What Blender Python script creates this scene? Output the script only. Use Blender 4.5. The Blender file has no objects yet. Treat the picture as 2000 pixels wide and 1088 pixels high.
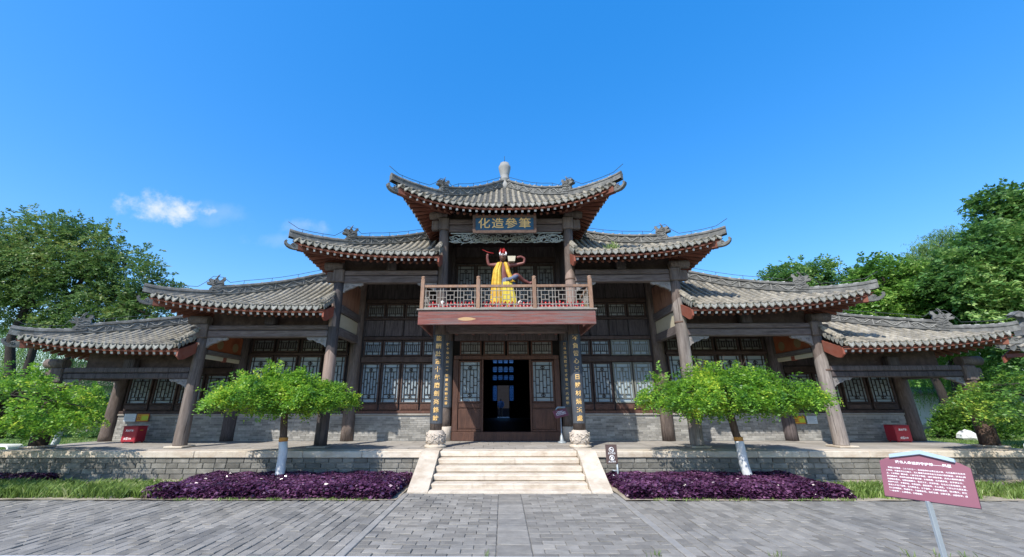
import bpy, math, random
import numpy as np
from mathutils import Vector, Matrix, Quaternion
random.seed(7); RNG = np.random.default_rng(7)
rad = math.radians
SC = bpy.context.scene
COL = SC.collection

# ------------------------------------------------------------------ camera
cam = bpy.data.cameras.new('camera'); cam_o = bpy.data.objects.new('camera', cam); COL.objects.link(cam_o)
SC.camera = cam_o
cam.sensor_width = 36; cam.lens = 766.93/2000*36; cam.clip_end = 2000
cam.shift_x = 0.01453; cam.shift_y = 0.0032
P_, Y_, R_ = .3009, -.0118, -.0019
fwd = Vector((math.sin(Y_)*math.cos(P_), math.cos(Y_)*math.cos(P_), math.sin(P_)))
rgt = Vector((math.cos(Y_), -math.sin(Y_), 0)); upv = rgt.cross(fwd)
r2 = math.cos(R_)*rgt + math.sin(R_)*upv; u2 = -math.sin(R_)*rgt + math.cos(R_)*upv
cam_o.matrix_world = Matrix(((r2.x, u2.x, -fwd.x, -.1504), (r2.y, u2.y, -fwd.y, -12.0), (r2.z, u2.z, -fwd.z, 1.1775), (0, 0, 0, 1)))

# ------------------------------------------------------------------ sky and sun
SUN_AZ, SUN_EL = rad(31), rad(46)          # light travels towards +X +Y
sd = Vector((math.sin(SUN_AZ)*math.cos(SUN_EL), math.cos(SUN_AZ)*math.cos(SUN_EL), -math.sin(SUN_EL)))
sun = bpy.data.lights.new('sun', 'SUN'); sun.energy = 2.5; sun.angle = rad(.55); sun.color = (1, .95, .87)
sun_o = bpy.data.objects.new('sun', sun); COL.objects.link(sun_o)
sun_o.rotation_euler = sd.to_track_quat('-Z', 'Y').to_euler()
W = bpy.data.worlds.new('World'); SC.world = W; W.use_nodes = True
wn, wl = W.node_tree.nodes, W.node_tree.links
wn.clear()
def wnode(t, **k):
    n = wn.new(t)
    for a, b in k.items(): setattr(n, a, b)
    return n
sky = wnode('ShaderNodeTexSky', sky_type='NISHITA', sun_disc=False, sun_elevation=SUN_EL, sun_rotation=math.atan2(-sd.x, -sd.y),
            altitude=60, air_density=1.0, dust_density=.5, ozone_density=2.5)
hs = wnode('ShaderNodeHueSaturation'); hs.inputs['Saturation'].default_value = 2.0; hs.inputs['Hue'].default_value = .511
gm = wnode('ShaderNodeGamma'); gm.inputs[1].default_value = .55; wl.new(sky.outputs[0], gm.inputs[0])      # even, processed-looking blue
sk2 = wnode('ShaderNodeVectorMath', operation='SCALE'); sk2.inputs['Scale'].default_value = 1.55; wl.new(gm.outputs[0], sk2.inputs[0])
wl.new(sk2.outputs[0], hs.inputs['Color'])
tc = wnode('ShaderNodeTexCoord')
nrm = wnode('ShaderNodeVectorMath', operation='NORMALIZE'); wl.new(tc.outputs['Generated'], nrm.inputs[0])
def wmath(op, a, b=None, clamp=False):
    n = wnode('ShaderNodeMath', operation=op, use_clamp=clamp)
    for i, v in enumerate((a, b)):
        if v is None: continue
        if isinstance(v, (int, float)): n.inputs[i].default_value = v
        else: wl.new(v, n.inputs[i])
    return n.outputs[0]
def wdot(v):
    n = wnode('ShaderNodeVectorMath', operation='DOT_PRODUCT'); wl.new(nrm.outputs[0], n.inputs[0]); n.inputs[1].default_value = v
    return n.outputs['Value']
last = hs.outputs[0]
for (d, a, b, amt, ns) in (((-.647, .671, .362), .066, .031, .95, 26), ((-.57, .73, .372), .07, .030, .14, 14), ((-.4415, .8115, .383), .05, .026, .25, 20), ((-.49, .79, .345), .08, .018, .12, 18)):
    n0 = Vector(d).normalized(); tx = Vector((n0.y, -n0.x, 0)).normalized(); tz = n0.cross(tx) * -1; tx, tz = (tx+.20*tz).normalized(), (tz-.20*tx).normalized()
    dn = wmath('MAXIMUM', wdot(n0), .05)
    e1 = wmath('DIVIDE', wmath('DIVIDE', wdot(tx), dn), a); e2 = wmath('DIVIDE', wmath('DIVIDE', wdot(tz), dn), b)
    e = wmath('ADD', wmath('MULTIPLY', e1, e1), wmath('MULTIPLY', e2, e2))
    nz = wnode('ShaderNodeTexNoise'); nz.inputs['Scale'].default_value = ns; nz.inputs['Detail'].default_value = 7; nz.inputs['Roughness'].default_value = .6
    wl.new(nrm.outputs[0], nz.inputs['Vector'])
    v = wmath('ADD', wmath('SUBTRACT', 1.0, e), wmath('MULTIPLY', wmath('SUBTRACT', nz.outputs[0], .54), 4.2))
    mr = wnode('ShaderNodeMapRange', interpolation_type='SMOOTHSTEP'); wl.new(v, mr.inputs[0])
    mr.inputs[1].default_value = -.3; mr.inputs[2].default_value = 1.7; mr.inputs[3].default_value = 0; mr.inputs[4].default_value = amt
    fac = wmath('MULTIPLY', mr.outputs[0], wmath('GREATER_THAN', wdot(n0), .3))
    mx = wnode('ShaderNodeMix', data_type='RGBA'); wl.new(fac, mx.inputs[0]); wl.new(last, mx.inputs[6]); mx.inputs[7].default_value = (2.75, 2.85, 3.0, 1)
    last = mx.outputs[2]
bg = wnode('ShaderNodeBackground'); bg.inputs['Strength'].default_value = .15
wo = wnode('ShaderNodeOutputWorld'); wl.new(last, bg.inputs['Color']); wl.new(bg.outputs[0], wo.inputs[0])
vs = SC.view_settings; vs.view_transform = 'Standard'; vs.look = 'None'; vs.gamma = 1; vs.exposure = 1.25; vs.use_curve_mapping = False
SC.cycles.max_bounces = 6; SC.cycles.diffuse_bounces = 4; SC.cycles.transparent_max_bounces = 8

# ------------------------------------------------------------------ materials
def srgb(r, g, b):
    f = lambda c: ((c/255+.055)/1.055)**2.4 if c > 10 else c/255/12.92
    return (f(r), f(g), f(b), 1)
MATS = {}
def M(name, c1, c2, scale=4., stretch=(1, 1, 1), rough=.8, bump=0., c3=None, c3scale=1.2, c3amt=.5, island=0., objr=0., spec=.3, metal=0., detail=8, contrast=.25, fine=0., stain=None, streak=None):
    m = bpy.data.materials.new(name); m.use_nodes = True; MATS[name] = m
    n, l = m.node_tree.nodes, m.node_tree.links
    p = n['Principled BSDF']; p.inputs['Roughness'].default_value = rough; p.inputs['Metallic'].default_value = metal
    p.inputs['Specular IOR Level'].default_value = spec
    t = n.new('ShaderNodeTexCoord'); mp = n.new('ShaderNodeMapping'); mp.inputs['Scale'].default_value = stretch
    l.new(t.outputs['Object'], mp.inputs[0])
    vec = mp.outputs[0]
    if objr or island:
        oi = n.new('ShaderNodeObjectInfo'); gi = n.new('ShaderNodeNewGeometry')
        ad = n.new('ShaderNodeMath'); ad.operation = 'ADD'; l.new(oi.outputs['Random'], ad.inputs[0]); l.new(gi.outputs['Random Per Island'], ad.inputs[1])
        fr = n.new('ShaderNodeMath'); fr.operation = 'FRACT'; l.new(ad.outputs[0], fr.inputs[0]); rnd = fr.outputs[0]
        va = n.new('ShaderNodeVectorMath'); va.operation = 'MULTIPLY_ADD'; va.inputs[1].default_value = (37, 51, 29)
        cx = n.new('ShaderNodeCombineXYZ'); l.new(rnd, cx.inputs[0]); l.new(rnd, cx.inputs[1]); l.new(rnd, cx.inputs[2])
        l.new(cx.outputs[0], va.inputs[0]); l.new(vec, va.inputs[2]); vec = va.outputs[0]
    nz = n.new('ShaderNodeTexNoise'); nz.inputs['Scale'].default_value = scale; nz.inputs['Detail'].default_value = detail; nz.inputs['Roughness'].default_value = .62
    l.new(vec, nz.inputs['Vector'])
    rp = n.new('ShaderNodeValToRGB'); rp.color_ramp.elements[0].position = .5-contrast; rp.color_ramp.elements[1].position = .5+contrast
    rp.color_ramp.elements[0].color = (*c1[:3], 1); rp.color_ramp.elements[1].color = (*c2[:3], 1)
    l.new(nz.outputs[0], rp.inputs[0]); col = rp.outputs[0]
    if c3:
        n3 = n.new('ShaderNodeTexNoise'); n3.inputs['Scale'].default_value = c3scale; n3.inputs['Detail'].default_value = 6; n3.inputs['Roughness'].default_value = .7
        l.new(vec, n3.inputs['Vector'])
        mr = n.new('ShaderNodeMapRange'); mr.inputs[1].default_value = .48; mr.inputs[2].default_value = .66; mr.inputs[3].default_value = 0; mr.inputs[4].default_value = c3amt
        l.new(n3.outputs[0], mr.inputs[0])
        mx = n.new('ShaderNodeMix'); mx.data_type = 'RGBA'; l.new(mr.outputs[0], mx.inputs[0]); l.new(col, mx.inputs[6]); mx.inputs[7].default_value = (*c3[:3], 1)
        col = mx.outputs[2]
    for ex in (stain, streak):                       # (colour, scale vector, amount, low, high): large stains / thin cracks in unshifted coordinates
        if not ex: continue
        me_ = n.new('ShaderNodeMapping'); me_.inputs['Scale'].default_value = ex[1]; l.new(t.outputs['Object'], me_.inputs[0])
        n4 = n.new('ShaderNodeTexNoise'); n4.inputs['Scale'].default_value = 1; n4.inputs['Detail'].default_value = 7; n4.inputs['Roughness'].default_value = .6; l.new(me_.outputs[0], n4.inputs['Vector'])
        mr = n.new('ShaderNodeMapRange'); mr.inputs[1].default_value = ex[3]; mr.inputs[2].default_value = ex[4]; mr.inputs[3].default_value = 0; mr.inputs[4].default_value = ex[2]; l.new(n4.outputs[0], mr.inputs[0])
        mx = n.new('ShaderNodeMix'); mx.data_type = 'RGBA'; l.new(mr.outputs[0], mx.inputs[0]); l.new(col, mx.inputs[6]); mx.inputs[7].default_value = (*ex[0], 1); col = mx.outputs[2]
    if objr or island:
        mr = n.new('ShaderNodeMapRange'); a = max(objr, island); mr.inputs[3].default_value = 1-a; mr.inputs[4].default_value = 1+a; l.new(rnd, mr.inputs[0])
        mu = n.new('ShaderNodeVectorMath'); mu.operation = 'SCALE'; l.new(col, mu.inputs[0]); l.new(mr.outputs[0], mu.inputs['Scale']); col = mu.outputs[0]
    l.new(col, p.inputs['Base Color'])
    if bump:
        b = n.new('ShaderNodeBump'); b.inputs['Strength'].default_value = bump; b.inputs['Distance'].default_value = .02
        h = nz.outputs[0]
        if fine:
            nf = n.new('ShaderNodeTexNoise'); nf.inputs['Scale'].default_value = fine; nf.inputs['Detail'].default_value = 4; l.new(vec, nf.inputs['Vector'])
            aa = n.new('ShaderNodeMath'); aa.operation = 'ADD'; l.new(nz.outputs[0], aa.inputs[0]); l.new(nf.outputs[0], aa.inputs[1]); h = aa.outputs[0]
        l.new(h, b.inputs['Height']); l.new(b.outputs[0], p.inputs['Normal'])
    return m
def leaf_mat(name, dark, light, tip=None, transl=.35, rough=.45, spec=.4, nscale=.9):
    m = bpy.data.materials.new(name); m.use_nodes = True
    n, l = m.node_tree.nodes, m.node_tree.links
    p = n['Principled BSDF']; p.inputs['Roughness'].default_value = rough; p.inputs['Specular IOR Level'].default_value = spec
    g = n.new('ShaderNodeNewGeometry'); t = n.new('ShaderNodeTexCoord')
    nz = n.new('ShaderNodeTexNoise'); nz.inputs['Scale'].default_value = nscale; nz.inputs['Detail'].default_value = 4; l.new(t.outputs['Object'], nz.inputs['Vector'])
    ad = n.new('ShaderNodeMath'); ad.operation = 'MULTIPLY_ADD'; ad.inputs[1].default_value = .55; l.new(g.outputs['Random Per Island'], ad.inputs[0]); 
    mr = n.new('ShaderNodeMapRange'); mr.inputs[1].default_value = .3; mr.inputs[2].default_value = .7; mr.inputs[3].default_value = -.05; mr.inputs[4].default_value = .6; l.new(nz.outputs[0], mr.inputs[0])
    l.new(mr.outputs[0], ad.inputs[2])
    rp = n.new('ShaderNodeValToRGB'); e = rp.color_ramp.elements; e[0].position = .08; e[1].position = .72; e[0].color = (*dark, 1); e[1].color = (*light, 1)
    if tip: k = e.new(.97); k.color = (*tip, 1)
    l.new(ad.outputs[0], rp.inputs[0]); l.new(rp.outputs[0], p.inputs['Base Color'])
    if transl:
        tr = n.new('ShaderNodeBsdfTranslucent'); l.new(rp.outputs[0], tr.inputs['Color'])
        ms = n.new('ShaderNodeMixShader'); ms.inputs[0].default_value = transl; l.new(p.outputs[0], ms.inputs[1]); l.new(tr.outputs[0], ms.inputs[2])
        l.new(ms.outputs[0], n['Material Output'].inputs[0])
    return m
m_wood = M('weathered_timber', (0.092, 0.068, 0.057), (0.216, 0.173, 0.151), 5, (6, 6, .8), .85, .4, (.05, .038, .034), .9, .55, objr=.18, fine=60, stain=((.045, .035, .032), (1.6, 1.6, .5), .55, .5, .7), streak=((.022, .017, .015), (26, 26, .7), .8, .60, .66))
m_woodh = M('weathered_beam', (0.088, 0.065, 0.061), (0.222, 0.180, 0.167), 5, (.7, 6, 6), .85, .4, (.05, .036, .034), .9, .5, objr=.15, fine=60, stain=((.05, .04, .037), (.5, 1.6, 1.6), .5, .5, .7), streak=((.025, .02, .018), (.8, 24, 24), .75, .59, .66))
m_woody = M('weathered_beam_deep', (0.090, 0.074, 0.072), (0.216, 0.192, 0.186), 5, (6, .7, 6), .85, .4, (.05, .036, .034), .9, .5, objr=.15, fine=60)
m_colL = M('column_dark', (.040, .034, .036), (.10, .088, .088), 4, (5, 5, .6), .8, .4, (.17, .125, .115), .5, .6, objr=.1, fine=50, stain=((.045, .035, .032), (1.6, 1.6, .5), .55, .5, .7), streak=((.022, .017, .015), (26, 26, .7), .8, .60, .66))
m_colR = M('column_pale', (0.196, 0.161, 0.140), (0.420, 0.371, 0.336), 4, (5, 5, .5), .85, .45, (.085, .07, .065), .6, .5, objr=.1, fine=50, stain=((.045, .035, .032), (1.6, 1.6, .5), .55, .5, .7), streak=((.022, .017, .015), (26, 26, .7), .8, .60, .66))
m_colW = M('column_burnt', (.055, .035, .028), (.16, .105, .08), 4, (3, 3, .7), .8, .5, (.02, .016, .016), .9, .8, fine=50)
m_tan = M('tan_repair_timber', (0.230, 0.161, 0.132), (0.391, 0.293, 0.247), 4, (5, 5, .6), .85, .4, (.12, .09, .08), .8, .5, fine=50, stain=((.045, .035, .032), (1.6, 1.6, .5), .55, .5, .7), streak=((.022, .017, .015), (26, 26, .7), .8, .60, .66))
m_tan2 = M('greyed_repair_timber', (.13, .105, .09), (.25, .205, .175), 4, (5, 5, .6), .85, .4, (.09, .07, .06), .8, .5, fine=50, stain=((.045, .035, .032), (1.6, 1.6, .5), .55, .5, .7), streak=((.022, .017, .015), (26, 26, .7), .8, .60, .66))
m_char = M('charred_timber', (.018, .015, .014), (.05, .04, .035), 5, (3, 3, .8), .9, .6, (.14, .085, .055), 1.4, .5, fine=50)
m_dark = M('dark_joinery', (0.033, 0.021, 0.018), (0.090, 0.060, 0.051), 6, (1, 1, 1), .7, .25, (.10, .075, .065), 1.5, .35, objr=.25, fine=70, streak=((.13, .10, .085), (9, 9, 9), .35, .58, .7))
m_plank = M('dark_planks', (0.048, 0.038, 0.038), (0.136, 0.112, 0.109), 6, (6, 6, .6), .85, .3, (.02, .015, .015), 1.2, .5, objr=.3, streak=((.016, .012, .012), (30, 30, .8), .8, .58, .64))
m_door = M('door_wood', (0.056, 0.027, 0.020), (0.163, 0.081, 0.056), 6, (5, 5, .8), .6, .3, (.03, .02, .018), 1.5, .5, objr=.15, fine=70)
m_green = M('faded_green_joinery', (.13, .14, .125), (.24, .25, .22), 8, (4, 4, 1), .85, .3, (.08, .07, .06), 2, .5)
m_fascia = M('worn_red_paint', (0.156, 0.044, 0.037), (0.276, 0.110, 0.090), 4, (.5, 7, 7), .75, .4, (.19, .15, .14), 1.1, .85, fine=60, streak=((.15, .13, .125), (.9, 22, 22), .8, .52, .60), stain=((.10, .045, .04), (.8, 2, 2), .5, .5, .7))
m_scar = M('bare_wood_scar', (.42, .25, .12), (.52, .34, .18), 8, (1, 4, 4), .8)
m_rafter = M('red_brown_rafter', (0.152, 0.048, 0.030), (0.247, 0.095, 0.062), 6, (1, 1, 1), .8, .2, (.10, .055, .045), 2, .5, objr=.25)
m_rafend = M('white_rafter_end', (.55, .52, .50), (.75, .72, .70), 12, (1, 1, 1), .8, 0, (.3, .25, .22), 6, .5, objr=.2)
m_redbd = M('red_board', (0.216, 0.054, 0.032), (0.302, 0.101, 0.065), 5, (1, 1, 1), .75, .2, (.22, .10, .08), 2.5, .6)
m_sheath = M('eave_sheathing', (.10, .034, .024), (.18, .075, .05), 6, (1, 1, 1), .9)
m_tile = M('grey_roof_tile', (0.156, 0.142, 0.114), (0.412, 0.372, 0.297), 5, (1, 1, 1), .88, .5, (.085, .085, .08), 2.2, .55, objr=.16, island=.16, fine=40, stain=((.075, .075, .066), (.6, .6, .6), .5, .52, .7), streak=((.40, .385, .34), (3.5, 3.5, 3.5), .45, .58, .72))
m_pan = M('roof_pan', (.045, .045, .042), (.115, .113, .104), 6, (1, 1, 1), .9, .5, (.05, .055, .045), 2.2, .5, fine=40)
m_drip = M('pale_drip_tile', (0.207, 0.204, 0.183), (0.346, 0.340, 0.302), 9, (1, 1, 1), .88, .3, (.17, .165, .14), 5, .5, objr=.22)
m_ridge = M('carved_ridge', (0.078, 0.078, 0.074), (0.179, 0.178, 0.168), 6, (1, 1, 1), .9, .5, (.32, .32, .30), 3, .4, fine=40)
m_ridgehi = M('ridge_relief', (.18, .178, .168), (.33, .325, .30), 8, (1, 1, 1), .9, .3, (.12, .12, .11), 4, .4)
m_lime = M('lime_streak', (.42, .42, .40), (.62, .62, .59), 12, (1, 1, 1), .9, .3, (.2, .2, .19), 8, .7)
m_finial = M('finial_stone', (.24, .24, .23), (.42, .42, .40), 6, (1, 1, 1), .85, .3, (.15, .15, .145), 3, .5)
m_wire = M('wire', (.03, .035, .04), (.05, .055, .06), 3, rough=.5)
m_stone = M('pale_stone', (.50, .435, .345), (.66, .585, .485), 4, (1, 1, 2), .85, .4, (.36, .265, .18), 1.9, .5, objr=.08, fine=60, stain=((.30, .225, .155), (1.3, 1.3, 5), .45, .52, .72), streak=((.26, .20, .15), (9, 9, 1.2), .35, .58, .70))
m_carv = M('carved_stone', (.42, .36, .30), (.62, .55, .47), 6, (1, 1, 1), .85, .4, (.25, .21, .17), 3, .5, fine=50)
m_slab = M('floor_slab', (.27, .25, .22), (.40, .37, .33), 4, (1, 1, 1), .8, .2, (.22, .20, .18), 1.5, .5, objr=.13, fine=60, stain=((.20, .18, .16), (.7, .7, .7), .5, .5, .7))
m_brick = M('grey_dado_brick', (0.221, 0.212, 0.195), (0.390, 0.374, 0.341), 7, (1, 1, 1), .9, .3, (.13, .135, .135), 1.0, .5, island=.30, fine=60, stain=((.11, .11, .105), (.6, .6, .9), .5, .5, .7))
m_mortar = M('lime_mortar', (.28, .275, .26), (.42, .41, .385), 8, (1, 1, 1), .95, .3)
m_block = M('grey_wall_block', (.14, .135, .118), (.27, .255, .225), 6, (1, 1, 1), .9, .45, (.10, .095, .08), 1.2, .55, objr=.26, island=.05, fine=60, stain=((.085, .08, .065), (.5, .5, 2.2), .55, .5, .68))
m_bmort = M('block_mortar', (.26, .25, .22), (.42, .41, .37), 8, (1, 1, 1), .95, .3)
m_pave = M('paving_brick', (.170, .160, .143), (.285, .268, .238), 5, (1, 1, 1), .85, .35, (.30, .275, .235), 1.1, .35, objr=.22, island=.22, fine=70, spec=.2, stain=((.30, .275, .235), (.55, .55, .55), .5, .52, .72), streak=((.095, .10, .105), (.8, 1.1, 1), .45, .52, .70))
m_pavebed = M('paving_joint', (.085, .085, .08), (.21, .20, .18), 9, (1, 1, 1), .95, .3, (.38, .34, .28), .6, .4)
m_strip = M('sandy_joint', (.22, .21, .19), (.35, .33, .295), 5, (1, 1, 1), .9, .3, (.22, .22, .215), 2, .6)
m_soil = M('sandy_soil', (.27, .225, .165), (.46, .40, .31), 3, (1, 1, 1), .95, .5, (.13, .125, .07), 1.0, .5, fine=50)
m_ground = M('far_ground', (.10, .12, .05), (.20, .19, .11), 1, (1, 1, 1), .95)
m_lawn = M('lawn', (.045, .105, .022), (.10, .19, .045), 9, (1, 1, 1), .95, .5, (.07, .10, .03), 1.0, .5)
m_white = M('white_paint', (.72, .72, .70), (.80, .80, .78), 8, (1, 1, 1), .6, 0, (.5, .5, .47), 3, .3)
m_kerb = M('white_kerb', (.70, .72, .76), (.80, .81, .83), 4, (1, 1, 1), .5)
m_pane = M('window_paper', (0.278, 0.344, 0.375), (0.351, 0.422, 0.457), 2, (1, 1, 1), .5, 0, (.34, .36, .36), 1.5, .5, objr=.12, spec=.25)
m_paned = M('dusty_pane', (.20, .205, .20), (.30, .30, .285), 3, (1, 1, 1), .4, 0, (.14, .14, .135), 2.5, .6, objr=.2)
m_latt = M('lattice_wood', (0.024, 0.019, 0.019), (0.054, 0.043, 0.041), 9, (1, 1, 1), .75)
m_latgr = M('rail_lattice', (.20, .175, .15), (.32, .29, .25), 9, (1, 1, 1), .8)
m_rail = M('rail_wood', (0.202, 0.114, 0.072), (0.350, 0.220, 0.149), 6, (3, 3, 1), .8, .3, (.15, .12, .11), 2, .6, objr=.15)
m_frieze = M('carved_frieze', (.26, .275, .25), (.42, .44, .40), 10, (1, 1, 1), .85, .3, (.19, .23, .20), 3, .5)
m_bracket = M('carved_bracket', (.20, .18, .17), (.33, .30, .28), 10, (1, 1, 1), .85, .3, (.13, .12, .115), 3, .5)
m_cream = M('cream_plaster', (.48, .43, .31), (.58, .53, .40), 3, (1, 1, 1), .9, .1, (.36, .30, .20), 1.5, .5)
m_brown = M('brown_gable_board', (.24, .125, .085), (.36, .20, .14), 4, (4, 4, .7), .8, .2, (.07, .035, .025), 1.8, .7)
m_orange = M('orange_gable_board', (.28, .075, .032), (.40, .13, .06), 3, (1, 1, 1), .8, .2, (.14, .04, .02), 1.6, .6)
m_disc = M('gable_disc', (0.231, 0.154, 0.077), (0.275, 0.198, 0.110), 4, rough=.85)
m_blue = M('plaque_blue', (.018, .07, .135), (.04, .12, .19), 5, (1, 5, 5), .65, .2, (.03, .045, .06), 2, .4)
m_frame = M('plaque_frame', (.075, .045, .035), (.16, .105, .08), 7, (1, 1, 1), .75, .3)
m_gold = M('gold_letters', (.72, .42, .12), (.85, .58, .24), 7, rough=.45, spec=.5)
m_board = M('couplet_board', (.040, .046, .056), (.085, .095, .11), 4, (4, 4, .6), .6, .2, (.13, .14, .15), 1.0, .45)
m_marn = M('maroon_board', (.19, .062, .085), (.24, .085, .11), 2, rough=.35, spec=.5)
m_marnd = M('maroon_edge', (.06, .018, .028), (.08, .026, .036), 2, rough=.5)
m_steel = M('grey_steel', (.28, .315, .34), (.36, .40, .42), 5, rough=.4, metal=.2, spec=.5)
m_ltblue = M('pale_blue_metal', (0.304, 0.400, 0.480), (0.360, 0.456, 0.528), 4, rough=.4)
m_red = M('red_cabinet', (.33, .018, .035), (.40, .028, .05), 3, rough=.4, spec=.5)
m_redcup = M('red_glass', (.42, .012, .015), (.58, .03, .03), 9, rough=.25, spec=.6)
m_wht = M('white_print', (.80, .80, .80), (.85, .85, .85), 3, rough=.6)
m_yel = M('yellow_notice', (.62, .38, .02), (.70, .48, .03), 4, rough=.5)
m_yel2 = M('lime_notice', (.45, .52, .03), (.50, .58, .05), 4, rough=.5)
m_rednote = M('red_notice_rim', (.38, .07, .03), (.45, .10, .05), 4, rough=.5)
m_icew = M('notice_white', (.55, .62, .66), (.65, .71, .74), 9, rough=.5)
m_brownsgn = M('brown_sign', (.085, .055, .05), (.11, .075, .068), 3, rough=.45)
m_skin = M('statue_skin', (.14, .038, .032), (.22, .075, .06), 6, rough=.5, spec=.5)
m_face = M('statue_face', (.10, .045, .035), (.20, .11, .07), 14, rough=.5, c3=(.25, .26, .3), c3scale=9, c3amt=.6)
m_yrobe = M('yellow_robe', (.46, .23, .012), (.62, .38, .04), 11, (1, 1, 1), .55, .3, (.70, .62, .10), 7, .6)
m_yrobe2 = M('lemon_robe', (.46, .36, .03), (.60, .50, .07), 11, (1, 1, 1), .55, .3, (.62, .38, .02), 7, .5)
m_skirt = M('blue_skirt', (0.055, 0.077, 0.143), (0.176, 0.198, 0.275), 9, (1, 1, 5), .6)
m_hair = M('red_hair', (.22, .008, .010), (.34, .02, .02), 9, rough=.5)
m_bark = M('tree_bark', (.055, .036, .026), (.15, .105, .08), 6, (4, 4, .8), .95, .8, fine=30)
m_bark2 = M('dark_bark', (.025, .02, .018), (.06, .05, .045), 5, (4, 4, .8), .95, .8, fine=30)
m_lwash = M('limewash', (0.546, 0.563, 0.581), (0.686, 0.695, 0.704), 8, (2, 2, 1), .85, .5, (.40, .40, .38), 5, .5)
m_oband = M('orange_band', (.50, .20, .04), (.58, .28, .07), 6, rough=.8)
m_wallw = M('white_garden_wall', (.48, .52, .57), (.60, .64, .68), 2, (1, 1, .5), .9, .1, (.36, .39, .42), .8, .5)
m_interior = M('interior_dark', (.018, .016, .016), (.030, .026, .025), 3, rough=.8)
m_black = M('shade_black_wall', (.006, .006, .008), (.012, .011, .014), 3, rough=.9)  # near-black base colour stands in for the shade behind the far doorway
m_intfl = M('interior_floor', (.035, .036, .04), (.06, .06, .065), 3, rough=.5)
m_jacket = M('blue_jacket', (.06, .10, .20), (.09, .14, .26), 6, rough=.8)
m_rock = M('white_rock', (.62, .62, .60), (.75, .75, .73), 4, rough=.8, c3=(.15, .15, .15), c3scale=4, c3amt=.8)
m_court = M('court_paving', (.38, .37, .34), (.48, .46, .42), 3, rough=.8)
# translucent paper for the back windows
m_trans = bpy.data.materials.new('back_window_paper'); m_trans.use_nodes = True
_n, _l = m_trans.node_tree.nodes, m_trans.node_tree.links
_t = _n.new('ShaderNodeBsdfTranslucent'); _t.inputs[0].default_value = (.50, .60, .75, 1); _l.new(_t.outputs[0], _n['Material Output'].inputs[0])
lf_umb = leaf_mat('locust_leaf', (.035, .14, .034), (.26, .49, .045), (.66, .74, .085), .48, nscale=1.6)
lf_umb2 = leaf_mat('locust_leaf_sparse', (.035, .11, .025), (.15, .31, .04), (.40, .50, .07), .4, nscale=1.7)
lf_big = leaf_mat('locust_tree_leaf', (0.053, 0.119, 0.035), (0.148, 0.256, 0.066), (0.309, 0.357, 0.107), .42, nscale=.55)
lf_dk = leaf_mat('broad_tree_leaf', (0.041, 0.116, 0.032), (0.131, 0.275, 0.058), (0.377, 0.522, 0.160), .38, nscale=.5)
lf_md = leaf_mat('mid_tree_leaf', (0.047, 0.128, 0.027), (0.149, 0.317, 0.047), (0.351, 0.513, 0.108), .4, nscale=.5)
lf_wil = leaf_mat('willow_leaf', (0.084, 0.168, 0.042), (0.204, 0.348, 0.096), (0.360, 0.504, 0.168), .45, nscale=.6)
lf_bush = leaf_mat('bush_leaf', (.030, .085, .014), (.10, .22, .025), (.26, .38, .05), .32, nscale=2)
lf_pur = leaf_mat('purple_leaf', (.038, .016, .040), (.112, .038, .096), (.25, .11, .21), .15, .22, .75, 2.5)
lf_grass = leaf_mat('grass_blade', (.085, .15, .030), (.23, .34, .075), (.46, .50, .22), .38, nscale=1.5)

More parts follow.
